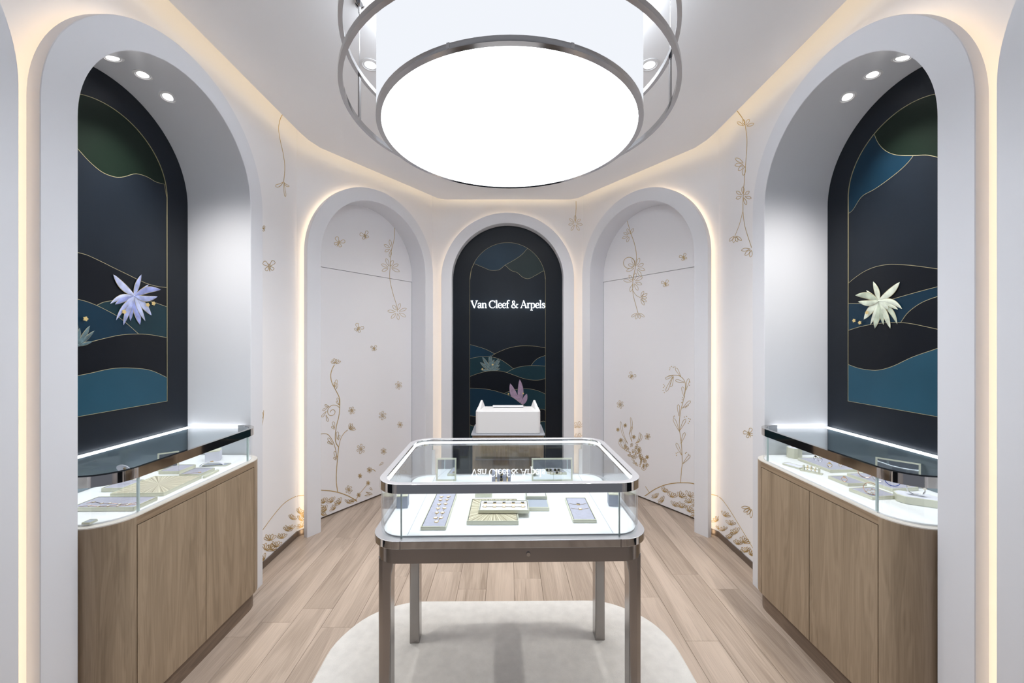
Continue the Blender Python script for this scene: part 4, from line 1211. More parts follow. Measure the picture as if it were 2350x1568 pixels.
# ------------------------------------------------------------------ table showcase on steel legs
TABLE_LOC, TABLE_RZ = (0.005, 1.725, 0.0), math.radians(1.2)
M['satin'] = mat('satin_nickel', (0.74, 0.74, 0.77), 0.38, 0.85)
def satin_top(o):
    """the upward faces of a rim are brushed, its edge polished"""
    o.data.materials.append(M['satin'])
    for p in o.data.polygons:
        if p.normal.z > 0.9:
            p.material_index = 1
def build_table():
    t = thing('display_table', 'chrome-rimmed glass showcase table on four steel legs over the rug', 'display table', TABLE_LOC, TABLE_RZ)
    HX, HY = 0.491, 0.335
    zr = 0.013
    for sx in (-1, 1):
        for y in (-HY + 0.030, 0.205):
            xo, xi = sx * (HX - 0.007), sx * (HX - 0.055)
            yb = y + 0.062
            # square tube with a small flare where it meets the apron
            secs = [(zr, 0), (0.60, 0), (0.655, 0.002), (0.69, 0.010), (0.712, 0.026)]
            rows = []
            for z_, e in secs:
                xin = xi - sx * e
                xs = (min(xo, xin), max(xo, xin))
                c = 0.005
                x0, x1 = xs
                front = y < 0
                cl = 0.020 if (sx < 0 and front) else c          # the outer front corner follows the rounded apron
                cr = 0.020 if (sx > 0 and front) else c
                rows.append([(x0 + cl, y, z_), (x1 - cr, y, z_), (x1 - cr * 0.3, y + cr * 0.3, z_), (x1, y + cr, z_), (x1, yb - c, z_), (x1 - c, yb, z_), (x0 + c, yb, z_), (x0, yb - c, z_), (x0, y + cl, z_), (x0 + cl * 0.3, y + cl * 0.3, z_)])
            mb = MB(); mb.quad_strip(rows, True); mb.poly(rows[0]); mb.poly(rows[-1])
            mb.build('leg', M['steel'], t)
    n = 10
    MB().ring(rrect(HX, HY, 0.088, n), rrect(HX - 0.03, HY - 0.03, 0.06, n), 0.712, 0.770).build('apron', M['steel'], t, smooth=True, sharp=30)
    MB().prism(rrect(HX - 0.03, HY - 0.03, 0.06, n), 0.745, 0.770).build('tray_underside', M['steel'], t)
    rim = MB().prism(rrect(HX + 0.015, HY + 0.015, 0.105, n), 0.770, 0.798).build('base_rim', M['chrome'], t, smooth=True, sharp=30)
    satin_top(rim)
    bevel(rim, 0.0015)
    for sx in (-1, 1):
        MB().box(sx * 0.39 - 0.0008, sx * 0.39 + 0.0008, -HY - 0.0155, -HY - 0.0140, 0.770, 0.7985).build('rim_joint', M['groove'], t)
    MB().prism(rrect(HX - 0.016, HY - 0.016, 0.085, n), 0.798, 0.803).build('deck', M['deck'], t)
    for sx in (-1, 1):
        MB().box(sx * 0.372 - 0.0007, sx * 0.372 + 0.0007, -HY + 0.02, HY - 0.02, 0.8030, 0.8033).build('deck_joint', M['blue_grey'], t)
    go, gi = rrect(HX - 0.006, HY - 0.006, 0.094, n), rrect(HX - 0.012, HY - 0.012, 0.088, n)
    N = n + 1
    for c in range(4):
        MB().ring(go[c * N:(c + 1) * N], gi[c * N:(c + 1) * N], 0.7985, 0.962, closed=False).build('corner_glass', M['glass'], t, smooth=True)
        i, j = c * N + n, ((c + 1) * N) % (4 * N)
        MB().ring([go[i], go[j]], [gi[i], gi[j]], 0.7985, 0.962, closed=False).build('side_glass', M['glass'], t)
    for sx in (-1, 1):
        for yy in (-HY + 0.009, HY - 0.009):
            xx = sx * (HX - 0.1)
            MB().box(xx - 0.0022, xx + 0.0022, yy - 0.0034, yy + 0.0034, 0.7985, 0.962).build('glass_joint', M['glass_edge'], t)
    for sx in (-1, 1):
        MB().box(sx * 0.385 - 0.009, sx * 0.385 + 0.009, HY - 0.020, HY - 0.014, 0.8035, 0.935).build('seam_post', M['tray_white'], t)  # white post standing in for the polished edges of the back glass seam
    ro, r1 = rrect(HX, HY, 0.10, n), rrect(HX - 0.026, HY - 0.026, 0.074, n)
    top = MB().ring(ro, r1, 0.958, 0.992).build('top_rim', M['chrome'], t, smooth=True, sharp=30)
    satin_top(top)
    bevel(top, 0.0015)
    MB().prism(rrect(HX - 0.0262, HY - 0.0262, 0.0738, n), 0.983, 0.990, 0, 1).build('top_glass', [M['clear'], M['glass_top']], t)
    MB().ring(rrect(HX - 0.0264, HY - 0.0264, 0.0736, n), rrect(HX - 0.030, HY - 0.030, 0.070, n), 0.970, 0.980).build('led_strip', M['led_white'], t)
    MB().lathe([(0.0, -0.004), (0.007, -0.004), (0.008, 0.0), (0.008, 0.004)], (0.062, -HY - 0.001, 0.742), 16, axis='Y').build('lock', M['chrome'], t)
    return t
TABLE = build_table()

# ------------------------------------------------------------------ rug
def build_rug():
    def outline(e):
        pts = []
        hx, yb, yf, rb, rf = 0.842 - e, 2.243 - e, 1.13 + e, 0.385 - e, 0.56 - e
        for cx, cy, r, a0 in ((hx - rf, yf + rf, rf, -90), (hx - rb, yb - rb, rb, 0), (-hx + rb, yb - rb, rb, 90), (-hx + rf, yf + rf, rf, 180)):
            for k in range(15):
                a = math.radians(a0 + 90 * k / 14)
                wob = 0.0015 * math.sin(k * 5.3 + a0)
                pts.append((cx + (r + wob) * math.cos(a), cy + (r + wob) * math.sin(a)))
        return pts
    mb = MB()
    o, i = outline(0), outline(0.008)
    mb.quad_strip([[(x, y, 0.0005) for x, y in o], [(x, y, 0.007) for x, y in o], [(x, y, 0.0125) for x, y in i]], True)
    mb.poly([(x, y, 0.0125) for x, y in i])
    r = mb.build('rug', M['rug'])
    r.location = (0.006, 0, 0); r.rotation_euler = (0, 0, math.radians(0.7))
    tag(r, 'ivory wool rug with broad rounded corners under the showcase table', 'rug')
build_rug()

# ------------------------------------------------------------------ pendant drum with two steel hoops
def build_pendant():
    C = (0.008, 1.668)
    RB, RD = 0.674, 0.5425
    zd, zl, zu = EYE + 0.868, EYE + 0.963, EYE + 1.18
    p = thing('drum_pendant', 'huge glowing white drum lamp ringed by two polished steel hoops', 'ceiling lamp', (C[0], C[1], CEIL))
    n = 96
    circ = lambda r: [(C[0] + r * math.cos(2 * math.pi * k / n), C[1] + r * math.sin(2 * math.pi * k / n)) for k in range(n)]
    mb = MB(); mb.quad_strip([[(x, y, zd + 0.016) for x, y in circ(RD - 0.002)], [(x, y, CEIL - 0.07) for x, y in circ(RD - 0.002)]], True)
    mb.build('shade', M['drum_side'], p, world=True, smooth=True)
    mb = MB(); mb.poly([(x, y, zd + 0.004) for x, y in circ(RD - 0.019)])
    mb.build('diffuser', M['drum_disc'], p, world=True)
    mb = MB(); mb.poly([(x, y, CEIL - 0.075) for x, y in circ(RD - 0.004)])  # added unseen disc, lights the ceiling through a gap left for it
    mb.build('added_uplight', M['drum_added_up'], p, world=True)
    for a in (45, 135, 225, 315):
        a = math.radians(a)
        q = (C[0] + 0.4 * math.cos(a), C[1] + 0.4 * math.sin(a))
        MB().tube([(q[0], q[1], CEIL - 0.076), (q[0], q[1], CEIL - 0.001)], 0.004, 8).build('hanger_rod', M['ring_metal'], p, world=True)
    MB().ring(circ(RD), circ(RD - 0.020), zd, zd + 0.018).build('rim', M['ring_metal'], p, world=True, smooth=True, sharp=30)
    for a in (110, 70, 250, 290):
        a = math.radians(a)
        c = Vector((C[0] + math.cos(a) * (RD + 0.0005), C[1] + math.sin(a) * (RD + 0.0005)))
        tdir = Vector((-math.sin(a), math.cos(a))); rdir = Vector((math.cos(a), math.sin(a)))
        q = [c + tdir * 0.005, c - tdir * 0.005, c - tdir * 0.005 - rdir * 0.003, c + tdir * 0.005 - rdir * 0.003]
        MB().prism(q, zd + 0.002, zd + 0.020).build('clip', M['trim_white'], p, world=True)
    for zz in (zl, zu):
        MB().ring(circ(RB), circ(RB - 0.016), zz - 0.004, zz + 0.016).build('hoop', M['ring_metal'], p, world=True, smooth=True, sharp=30)
    for a in (175, 355, 85, 265):
        a = math.radians(a)
        tdir = Vector((-math.sin(a), math.cos(a))); rdir = Vector((math.cos(a), math.sin(a)))
        c = Vector(C) + rdir * (RB - 0.008)
        q = [c + tdir * 0.009 + rdir * 0.003, c - tdir * 0.009 + rdir * 0.003, c - tdir * 0.009 - rdir * 0.003, c + tdir * 0.009 - rdir * 0.003]
        MB().prism(q, zl + 0.014, zu + 0.002).build('upright', M['ring_metal'], p, world=True)
        MB().tube([(c.x, c.y, zu + 0.014), (c.x, c.y, CEIL - 0.03)], 0.0012, 6).build('wire', M['ring_metal'], p, world=True)
        cp = MB().lathe([(0, -0.001), (0.022, -0.001), (0.024, -0.006), (0.018, -0.016), (0.007, -0.022), (0.006, -0.045), (0.003, -0.052), (0, -0.052)], (c.x, c.y, CEIL), 20)
        cp.build('ceiling_fixing', M['ring_metal'], p, world=True, smooth=True)
    # arms that carry the hoops from the drum
    for a in (130, 50, 230, 310):
        a = math.radians(a)
        tdir = Vector((-math.sin(a), math.cos(a))); rdir = Vector((math.cos(a), math.sin(a)))
        c0 = Vector(C) + rdir * (RD - 0.004); c1 = Vector(C) + rdir * (RB - 0.010)
    return p
build_pendant()

# ------------------------------------------------------------------ downlights
M['spot_lens_dim'] = unsampled(emission('ceiling_downlight_lens', (0.95, 0.97, 1.0), 0.9))
def downlight(label, pos, tilt_n, power, group, warm=(1.0, 0.97, 0.92), blend=1.0, size=math.radians(96), r=0.036):
    """recessed spot: trim ring, reflector cup and lens; pos on the soffit, tilt_n points out of it"""
    t = thing('downlight', label, 'downlight', pos, 0, group)
    zq = Vector(tilt_n).normalized()
    t.rotation_euler = Vector((0, 0, 1)).rotation_difference(zq).to_euler()
    MB().lathe([(r, -0.002), (r + 0.002, 0.002), (r * 0.82, 0.0035), (r * 0.78, 0.001)], n=28).build('trim_ring', M['trim_white'], t, smooth=True)
    MB().lathe([(r * 0.78, 0.001), (r * 0.62, 0.0006), (r * 0.60, 0.0004)], n=28).build('reflector', M['trim_white'], t, smooth=True)
    MB().lathe([(r * 0.62, 0.0012), (r * 0.35, 0.0022), (0.0, 0.0025)], n=24).build('lens', M['spot_lens' if r < 0.04 else 'spot_lens_dim'], t, smooth=True)
    ld = bpy.data.lights.new('spot_beam', 'SPOT')
    ld.energy = power; ld.color = warm; ld.spot_size = size; ld.spot_blend = blend; ld.shadow_soft_size = 0.03
    lo = bpy.data.objects.new('spot_beam', ld); COL.objects.link(lo)
    lo.parent = t; lo.location = (0, 0, 0.012); lo.rotation_euler = (math.pi, 0, 0)
    return t
for side, sg, fl in (('left', -1, 'blue'), ('right', 1, 'cream')):
    _, c_, ri_, zs_ = PORT[side]
    for dy, wd in ((-0.145, 'nearest'), (-0.005, 'middle'), (0.132, 'farthest')):
        yy = c_ + dy; zz = zs_ + math.sqrt(ri_ ** 2 - dy ** 2)
        nrm = Vector((-sg * 0.16, -dy / ri_ * 0.8, -1))
        downlight(f'{wd} of three small downlights in the arch above the {fl} flower mural', (sg * 1.715, yy, zz - 0.002), nrm, NICHE_SPOT, 'niche downlights')
downlight('ceiling downlight by the drum lamp on the blue flower side', (-0.744, 2.114, CEIL - 0.001), (0, 0, -1), CEIL_SPOT, 'ceiling downlights', r=0.05)
downlight('ceiling downlight by the drum lamp on the cream flower side', (0.768, 2.114, CEIL - 0.001), (0, 0, -1), CEIL_SPOT, 'ceiling downlights', r=0.05)
for sx, fl in ((-1, 'blue'), (1, 'cream')):
    downlight(f'ceiling downlight before the drum lamp on the {fl} flower side', (sx * 0.85, 0.55, CEIL - 0.001), (0, 0, -1), CEIL_SPOT * 0.2, 'ceiling downlights', r=0.05)
    downlight(f'added hidden downlight behind the drum lamp towards the {fl} flower side', (sx * 0.34, 3.30, CEIL - 0.001), (0, 0, -1), CEIL_SPOT * 0.8, 'ceiling downlights', r=0.05, size=math.radians(140))  # added out of view behind the drum to light the doors

# ------------------------------------------------------------------ cash desk with its white privacy tray
def build_desk():
    t = thing('cash_desk', 'slim oak cash desk with a steel top in front of the sign niche', 'desk', (0.003, 3.13, 0))
    bx = MB().box(-0.272, 0.272, -0.16, 0.17, 0.05, 0.786).build('body', M['oak'], t); bevel(bx, 0.01, 3)
    MB().box(-0.255, 0.255, -0.145, 0.155, 0.0, 0.05).build('plinth', M['oak_kick'], t)
    tp = MB().prism(rrect(0.28, 0.18, 0.012, 4), 0.786, 0.798).build('top_plate', M['pale_steel'], t); bevel(tp, 0.002)
    MB().box(-0.245, 0.245, -0.215, -0.155, 0.612, 0.622).build('pull_out_shelf', M['steel'], t)
    # tray
    s = thing('privacy_tray', 'white moulded privacy tray with two raised corners on the cash desk', 'tray', (0.003, 3.13, 0.798))
    hx, y0, y1, h = 0.247, -0.168, 0.06, 0.172
    mb = MB()
    out = rrect(hx, (y1 - y0) / 2, 0.030, 6, 0, (y0 + y1) / 2)
    mb.prism(out, 0.0, h)
    b = mb.build('tray_body', M['tray_white'], s); bevel(b, 0.006, 3)
    for sx in (-1, 1):
        # wing: rises from the front corner to a blunt tip at the back, flaring inwards at its foot
        A = [(sx * (hx - 0.003), y0 + 0.032, h - 0.006), (sx * (hx - 0.030), y0 + 0.032, h - 0.006)]
        B = [(sx * (hx - 0.026), y1 - 0.02, h + 0.052), (sx * (hx - 0.040), y1 - 0.02, h + 0.052)]
        Cc = [(sx * (hx - 0.002), y1 - 0.002, h - 0.008), (sx * (hx - 0.062), y1 - 0.002, h - 0.008)]
        Dd = [(sx * (hx - 0.026), y1 - 0.004, h + 0.052), (sx * (hx - 0.040), y1 - 0.004, h + 0.052)]
        m2 = MB()
        m2.poly([A[0], B[0], Dd[0], Cc[0]]); m2.poly([A[1], B[1], Dd[1], Cc[1]]); m2.poly([A[0], A[1], B[1], B[0]])
        m2.poly([B[0], B[1], Dd[1], Dd[0]]); m2.poly([Dd[0], Dd[1], Cc[1], Cc[0]]); m2.poly([A[0], A[1], Cc[1], Cc[0]])
        w = m2.build('wing', M['tray_white'], s); bevel(w, 0.004, 2)
    tb = thing('tablet', 'slim white tablet lying on the privacy tray of the cash desk', 'tablet', (0.003, 3.150, 0.9705))
    ob = MB().prism(rrect(0.124, 0.030, 0.008, 5), 0.005, 0.012).build('shell', M['tablet'], tb); bevel(ob, 0.002)
    MB().box(-0.116, 0.116, -0.026, 0.026, 0.0, 0.005).build('stand', M['screen'], tb)
build_desk()

# ------------------------------------------------------------------ jewellery trays and props
def quad_fit(px, z_):
    """FL, FR, BR, BL pixels on height z -> centre, width, depth, angle"""
    P = [on_z(x, y, z_) for x, y in px]
    c = sum(P, Vector()) / 4
    u = ((P[1] - P[0]) + (P[2] - P[3])) / 2
    v = ((P[3] - P[0]) + (P[2] - P[1])) / 2
    a = math.atan2(u.y, u.x)
    return c, u.length, abs(v.dot(Vector((-math.sin(a), math.cos(a), 0)))), a

def tray(name, label, px, z_, th, pad, cat='tray', border='dark_line', group=None, side='champagne', inset=0.006):
    c, w, d, a = quad_fit(px, z_)
    t = thing(name, label, cat, (c.x, c.y, z_), a, group)
    b = MB().prism(rrect(w / 2, d / 2, 0.002, 2), 0.0, th - 0.001).build('base', M[side], t); bevel(b, 0.0012, 2)
    MB().ring(rrect(w / 2 - 0.0005, d / 2 - 0.0005, 0.002, 2), rrect(w / 2 - inset * 0.6, d / 2 - inset * 0.6, 0.001, 2), th - 0.001, th + 0.0015).build('lip', M[side], t)
    MB().ring(rrect(w / 2 - inset * 0.6, d / 2 - inset * 0.6, 0.001, 2), rrect(w / 2 - inset, d / 2 - inset, 0.001, 2), th - 0.001, th + 0.0002).build('inlay_line', M[border], t)
    MB().prism(rrect(w / 2 - inset, d / 2 - inset, 0.001, 2), th - 0.001, th + 0.0006).build('pad', M[pad], t)
    return t, c, w, d, a

def clover(r, h, n=32):
    pts = []
    for k in range(n):
        a = 2 * math.pi * k / n
        rr = r * (0.66 + 0.34 * abs(math.cos(2 * a)))
        pts.append((rr * math.cos(a), rr * math.sin(a)))
    return pts
CLOVER = {}
def add_clover(parent, loc, r, stone, rot=0.0, upright=False):
    key = (round(r, 5), stone)
    if key not in CLOVER:
        mb = MB()
        o = clover(r, 1); i = [(x * 0.82, y * 0.82) for x, y in o]
        mb.quad_strip([[(x, y, 0) for x, y in o], [(x, y, r * 0.35) for x, y in o], [(x, y, r * 0.40) for x, y in i]], True, 0)
        mb.poly([(x, y, r * 0.40) for x, y in i], 1)
        ob = mb.build('clover_motif', [M['yellow_gold'], M[stone]], parent)
        CLOVER[key] = ob.data
    else:
        ob = bpy.data.objects.new('clover_motif', CLOVER[key]); COL.objects.link(ob); ob.parent = parent
    ob.location = loc
    ob.rotation_mode = 'ZYX'
    ob.rotation_euler = (math.pi / 2 if upright else 0, 0, rot)
    return ob

def on_tray_local(t, pts_px, z_):
    inv = mat_world(t).inverted()
    return [inv @ on_z(x, y, z_) for x, y in pts_px]

Zt = 0.803
zt = zf(820, 980, 3.357)
P4 = lambda f, *pts: [tuple(p) for p in f(pts)]
GT = 'jewellery trays in the showcase table'
# necklace tray
tr, c, w, d, a = tray('necklace_tray', 'long slanting lavender tray holding a looped clover necklace in the table showcase', P4(zt, (492, 798), (694, 798), (762, 530), (604, 530)), Zt, 0.012, 'lavender', group=GT)
nk = thing('necklace', 'long looped necklace of pearly clovers on the slanting lavender tray', 'necklace', (c.x, c.y, Zt + 0.0128), 0)
beads = [(648, 540), (641, 565), (631, 598), (623, 630), (613, 663), (603, 703), (610, 732), (645, 702), (657, 663), (671, 628), (680, 594), (691, 562), (703, 540)]
bl = on_tray_local(nk, P4(zt, *beads), Zt + 0.013)
for p in bl:
    add_clover(nk, (p.x, p.y, 0), 0.0085, 'mother_pearl', 0.4)
MB().tube([(p.x, p.y, 0.0012) for p in bl], 0.0009, 5).build('chain', M['yellow_gold'], nk)
# marquetry tray with the bracelet tray on it
tray('marquetry_tray', 'straw marquetry tray below the bracelet tray in the table showcase', P4(zt, (842, 757), (1250, 757), (1226, 580), (880, 580)), Zt, 0.014, 'straw', group=GT)
Zb = Zt + 0.0165
trb, c, w, d, a = tray('bracelet_tray', 'white tray with two clover bracelets resting on the straw marquetry tray', P4(zt, (932, 668), (1322, 668), (1318, 590), (946, 590)), Zb, 0.012, 'pad_white', group=GT)
for row, (yy, stone, nm) in enumerate(((0.020, 'onyx', 'black'), (-0.016, 'mother_pearl', 'white'))):
    br = thing('bracelet', f'clover bracelet of {nm} stones on the white tray over the marquetry', 'bracelet', (c.x - math.sin(a) * yy, c.y + math.cos(a) * yy, Zb + 0.0128), a, 'clover bracelets')
    for k in range(5):
        add_clover(br, (-w / 2 + 0.024 + k * (w - 0.048) / 4, 0, 0), 0.0085, stone, 0.78)
    MB().tube([(-w / 2 + 0.012, 0, 0.0015), (w / 2 - 0.012, 0, 0.0015)], 0.0009, 5).build('chain', M['yellow_gold'], br)
# pendant tray right
trp, c, w, d, a = tray('pendant_tray', 'lavender tray with two fine pendants beside the cube in the table showcase', P4(zt, (1663, 742), (1853, 742), (1753, 568), (1596, 568)), Zt, 0.012, 'lavender', group=GT)
for yy, stone, nm in ((0.034, 'onyx', 'black'), (-0.012, 'mother_pearl', 'white')):
    pn = thing('pendant', f'fine gold pendant with one {nm} clover on the lavender pendant tray', 'pendant', (c.x - math.sin(a) * yy, c.y + math.cos(a) * yy, Zt + 0.0128), a, 'clover pendants')
    add_clover(pn, (0, 0, 0), 0.0085, stone, 0.78)
    MB().tube(spline([(-w / 2 + 0.01, 0.010, 0.001), (-0.02, 0.002, 0.001), (0, 0.0, 0.001), (0.02, 0.002, 0.001), (w / 2 - 0.01, 0.010, 0.001)], 4), 0.0007, 5).build('chain', M['yellow_gold'], pn)
# small pendant tray on a riser at the back
Zr = Zt
c, w, d, a = quad_fit(P4(zt, (1300, 612), (1476, 612), (1466, 560), (1300, 560)), Zr + 0.016)
rs = thing('riser', 'low champagne riser under the small white pendant tray in the table showcase', 'display riser', (c.x, c.y, Zr), a)
b = MB().prism(rrect(w / 2, d / 2 + 0.012, 0.002, 2), 0, 0.016).build('block', M['champagne'], rs); bevel(b, 0.001)
MB().prism(rrect(w / 2 - 0.004, d / 2 + 0.008, 0.002, 2), 0.016, 0.0163).build('top_face', M['blue_grey'], rs)
trs, c, w, d, a = tray('small_tray', 'small white tray with a single gold clover pendant on the riser', P4(zt, (1298, 560), (1462, 560), (1450, 500), (1290, 500)), Zr + 0.0165, 0.012, 'pad_white', group=GT)
pn = thing('pendant', 'single gold clover pendant on the small white raised tray', 'pendant', (c.x, c.y, Zr + 0.0293), a, 'clover pendants')
add_clover(pn, (0, 0.004, 0), 0.012, 'yellow_gold', 0.78)
MB().tube(spline([(-0.02, 0.022, 0.001), (-0.008, 0.012, 0.001), (0, 0.006, 0.001), (0.008, 0.012, 0.001), (0.02, 0.022, 0.001)], 4), 0.0007, 5).build('chain', M['yellow_gold'], pn)
# champagne block with bangle
c = on_z(*P4(zt, (972, 545))[0], Zt)
blk = thing('champagne_block', 'plain champagne block at the back of the straw marquetry tray', 'display block', (c.x, c.y + 0.02, Zt))
b = MB().prism(rrect(0.038, 0.020, 0.002, 2), 0, 0.020).build('block', M['champagne'], blk); bevel(b, 0.0015)
MB().prism(rrect(0.033, 0.015, 0.002, 2), 0.020, 0.0203).build('top_face', M['pad_white'], blk)
bg = thing('bangle', 'beaded gold bangle standing upright behind the marquetry tray', 'bangle', (c.x, c.y + 0.02, Zt + 0.0205))
for k in range(22):
    an = math.pi * k / 21
    MB().lathe([(0, -0.0028), (0.002, -0.002), (0.0029, 0), (0.002, 0.002), (0, 0.0028)], (0.024 * math.cos(an), 0, 0.004 + 0.030 * math.sin(an)), 8).build('bead', M['yellow_gold'], bg, smooth=True)
# cubes with earring bars
for px, lab, sx in (((340, 628), 'lavender necklace tray', -1), ((1985, 614), 'lavender pendant tray', 1)):
    c = on_z(*P4(zt, px)[0], Zt)
    cu = thing('display_cube', f'blue-grey cube with a champagne top in the table corner beside the {lab}', 'display cube', (c.x, c.y + 0.022, Zt), sx * -0.12, 'earring cubes')
    b = MB().prism(rrect(0.023, 0.023, 0.002, 2), 0, 0.048).build('block', M['blue_grey'], cu); bevel(b, 0.001)
    MB().prism(rrect(0.0225, 0.0225, 0.002, 2), 0.048, 0.051).build('top_face', M['champagne'], cu)
    er = thing('earring_stand', f'thin earring bar with two clovers on the cube beside the {lab}', 'earring stand', (c.x, c.y + 0.022, Zt + 0.051), sx * -0.12, 'earring bars')
    MB().tube([(0, 0, 0), (0, 0, 0.024)], 0.0008, 6).build('post', M['silver'], er)
    MB().tube([(-0.018, 0, 0.024), (0.018, 0, 0.024)], 0.0008, 6).build('bar', M['silver'], er)
    add_clover(er, (-0.018, -0.001, 0.020), 0.006, 'mother_pearl', 0.78, True)
    add_clover(er, (0.018, -0.001, 0.020), 0.006, 'onyx', 0.78, True)

def mirror_frame(name, label, loc, rz, w, h, lean, pane='mirror', cat='mirror'):
    t = thing(name, label, cat, loc, rz)
    t.rotation_euler = (math.radians(-lean), 0, rz)
    fw = 0.007
    o = [(-w / 2, 0), (w / 2, 0), (w / 2, h), (-w / 2, h)]; i = [(-w / 2 + fw, fw), (w / 2 - fw, fw), (w / 2 - fw, h - fw), (-w / 2 + fw, h - fw)]
    mb = MB()
    f3 = lambda pts, y: [(x, y, z_) for x, z_ in pts]
    mb.quad_strip([f3(o, 0.008), f3(o, 0.0), f3(i, -0.001), f3(i, 0.008), f3(o, 0.008)], True)
    mb.build('frame', M['champagne'], t)
    MB().box(-w / 2 + fw, w / 2 - fw, 0.003, 0.005, fw, h - fw).build('pane', M[pane], t)
    MB().box(-w / 2 + fw, w / 2 - fw, 0.006, 0.007, fw, h - fw).build('backing', M['blue_grey'], t)
    MB().ring([(x, z_) for x, z_ in i], [(x * 0.86, fw + (z_ - fw) * 0.88 + 0.004) for x, z_ in i], 0, 0.001)
    return t
# frames at the back of the table
y_f = 1.945
def tx(px, yy):
    return (px - CX) / F * yy
xa, xb = tx(820 + 607 / 3.357, y_f), tx(820 + 760 / 3.357, y_f)
mirror_frame('tabletop_mirror', 'small square mirror standing at the back of the table showcase', ((xa + xb) / 2, y_f, Zt), TABLE_RZ, xb - xa, 0.112, 6)
xa, xb = tx(820 + 1345 / 3.357, y_f), tx(820 + 1660 / 3.357, y_f)
mirror_frame('tabletop_mirror', 'wide mirror frame with hanging earrings at the back of the table showcase', ((xa + xb) / 2, y_f, Zt), TABLE_RZ, xb - xa, 0.112, 6)
ea = thing('earrings', 'row of clover earrings hanging before the wide mirror frame', 'earrings', ((xa + xb) / 2 + 0.01, y_f - 0.02, Zt))
MB().box(-0.045, 0.045, -0.004, 0.004, 0, 0.003).build('foot', M['champagne'], ea)
for k, (dx, st) in enumerate(((-0.030, 'mother_pearl'), (-0.014, 'mother_pearl'), (0.010, 'onyx'), (0.028, 'mother_pearl'))):
    add_clover(ea, (dx, -0.001, 0.050), 0.008, st, 0.78, True)
MB().tube([(-0.034, 0, 0.050), (0.032, 0, 0.050)], 0.0007, 6).build('bar', M['silver'], ea)
MB().tube([(0, 0, 0.003), (0, 0, 0.050)], 0.0007, 6).build('post', M['silver'], ea)
# cuff cushion with two bangles
xc = tx(820 + 1110 / 3.357, 1.88)
cu = thing('bracelet_cushion', 'lavender bolster carrying bracelets at the back of the table showcase', 'cushion', (xc, 1.88, Zt))
prof = []
mb = MB()
rows = []
for xx, rr in ((-0.045, 0.020), (-0.043, 0.026), (0.043, 0.026), (0.045, 0.020)):
    rows.append([(xx, rr * 0.9 * math.cos(k * math.pi / 12), 0.052 + rr * 1.5 * math.sin(k * math.pi / 12) - 0.012) for k in range(24)])
mb.quad_strip(rows, True); mb.poly(rows[0]); mb.poly(rows[-1])
mb.build('bolster', M['lavender'], cu, smooth=True)
MB().box(-0.035, 0.035, -0.018, 0.018, 0, 0.016).build('foot', M['champagne'], cu)
for dx, nm, st in ((-0.024, 'pearly', 'mother_pearl'), (0.0, 'black', 'onyx'), (0.028, 'gold', 'yellow_gold')):
    bb = thing('bangle', f'{nm} bracelet around the lavender bolster in the table showcase', 'bangle', (xc + dx, 1.88, Zt + 0.040), 0, 'bracelets on the bolster')
    wv = 0.003 if nm != 'black' else 0.0045
    ov = [(0.0250 * math.cos(k * math.pi / 12), 0.0410 * math.sin(k * math.pi / 12)) for k in range(24)]
    ov2 = [(p[0] * 1.06, p[1] * 1.05) for p in ov]
    mbb = MB(); mbb.quad_strip([[(-wv, y, z_) for y, z_ in ov], [(-wv, y, z_) for y, z_ in ov2], [(wv, y, z_) for y, z_ in ov2], [(wv, y, z_) for y, z_ in ov], [(-wv, y, z_) for y, z_ in ov]], True)
    mbb.build('band', M['yellow_gold' if nm != 'black' else 'onyx'], bb, smooth=True)
    if nm != 'gold':
        for zz in (0.028, 0.0):
            add_clover(bb, (0, -0.0265 if zz == 0 else -0.022, zz), 0.0095 if nm == 'black' else 0.006, st, 0.78, True)

# ---------------------------------------------------------------- left wall showcase
ZL = 0.8382
zl_ = zf(170, 960, 5.341)
GL = 'trays in the showcase under the blue flower'
tray('bracelet_tray', 'long tray with two fine floral bracelets in the blue flower showcase', P4(zl_, (-20, 1150), (755, 1140), (1003, 1008), (260, 1005)), ZL, 0.015, 'lavender', group=GL)
for k, (row, nm) in enumerate((([(60, 1085), (190, 1075), (300, 1082), (420, 1078), (540, 1075), (650, 1065), (760, 1055)], 'nearer'), ([(150, 1045), (240, 1028), (340, 1045), (440, 1043), (560, 1055), (680, 1050), (770, 1035)], 'farther'))):
    pts = [on_z(*p, ZL + 0.0165) for p in P4(zl_, *row)]
    c = sum(pts, Vector()) / len(pts)
    br = thing('bracelet', f'{nm} fine rose gold bracelet on the long tray in the blue flower showcase', 'bracelet', (c.x, c.y, ZL + 0.0158), 0, 'rose gold bracelets')
    MB().tube([p - c + Vector((0, 0, 0.0012)) for p in spline(pts, 4)], 0.0009, 5).build('chain', M['rose_gold'], br)
    for p in pts[1:-1]:
        add_clover(br, (p.x - c.x, p.y - c.y, 0), 0.006, 'mother_pearl')
tray('marquetry_tray', 'large straw marquetry tray in the blue flower showcase', P4(zl_, (530, 970), (1125, 955), (1545, 742), (900, 745)), ZL, 0.014, 'straw', border='champagne', group=GL)
tr, c, w, d, a = tray('earring_tray', 'small lavender tray with a leaf-shaped holder in the blue flower showcase', P4(zl_, (385, 905), (585, 905), (875, 795), (560, 800)), ZL + 0.0005, 0.016, 'lavender', group=GL)
st = thing('leaf_holder', 'oval white earring holder on a thin post over the small lavender tray', 'jewellery holder', (c.x, c.y, ZL + 0.0172), a)
MB().tube([(0, 0, 0), (0, 0, 0.055)], 0.001, 6).build('post', M['silver'], st)
mb = MB()
ov = [(0.030 * math.cos(k * math.pi / 12), 0.0, 0.068 + 0.017 * math.sin(k * math.pi / 12) - 0.006 * math.cos(k * math.pi / 12)) for k in range(24)]
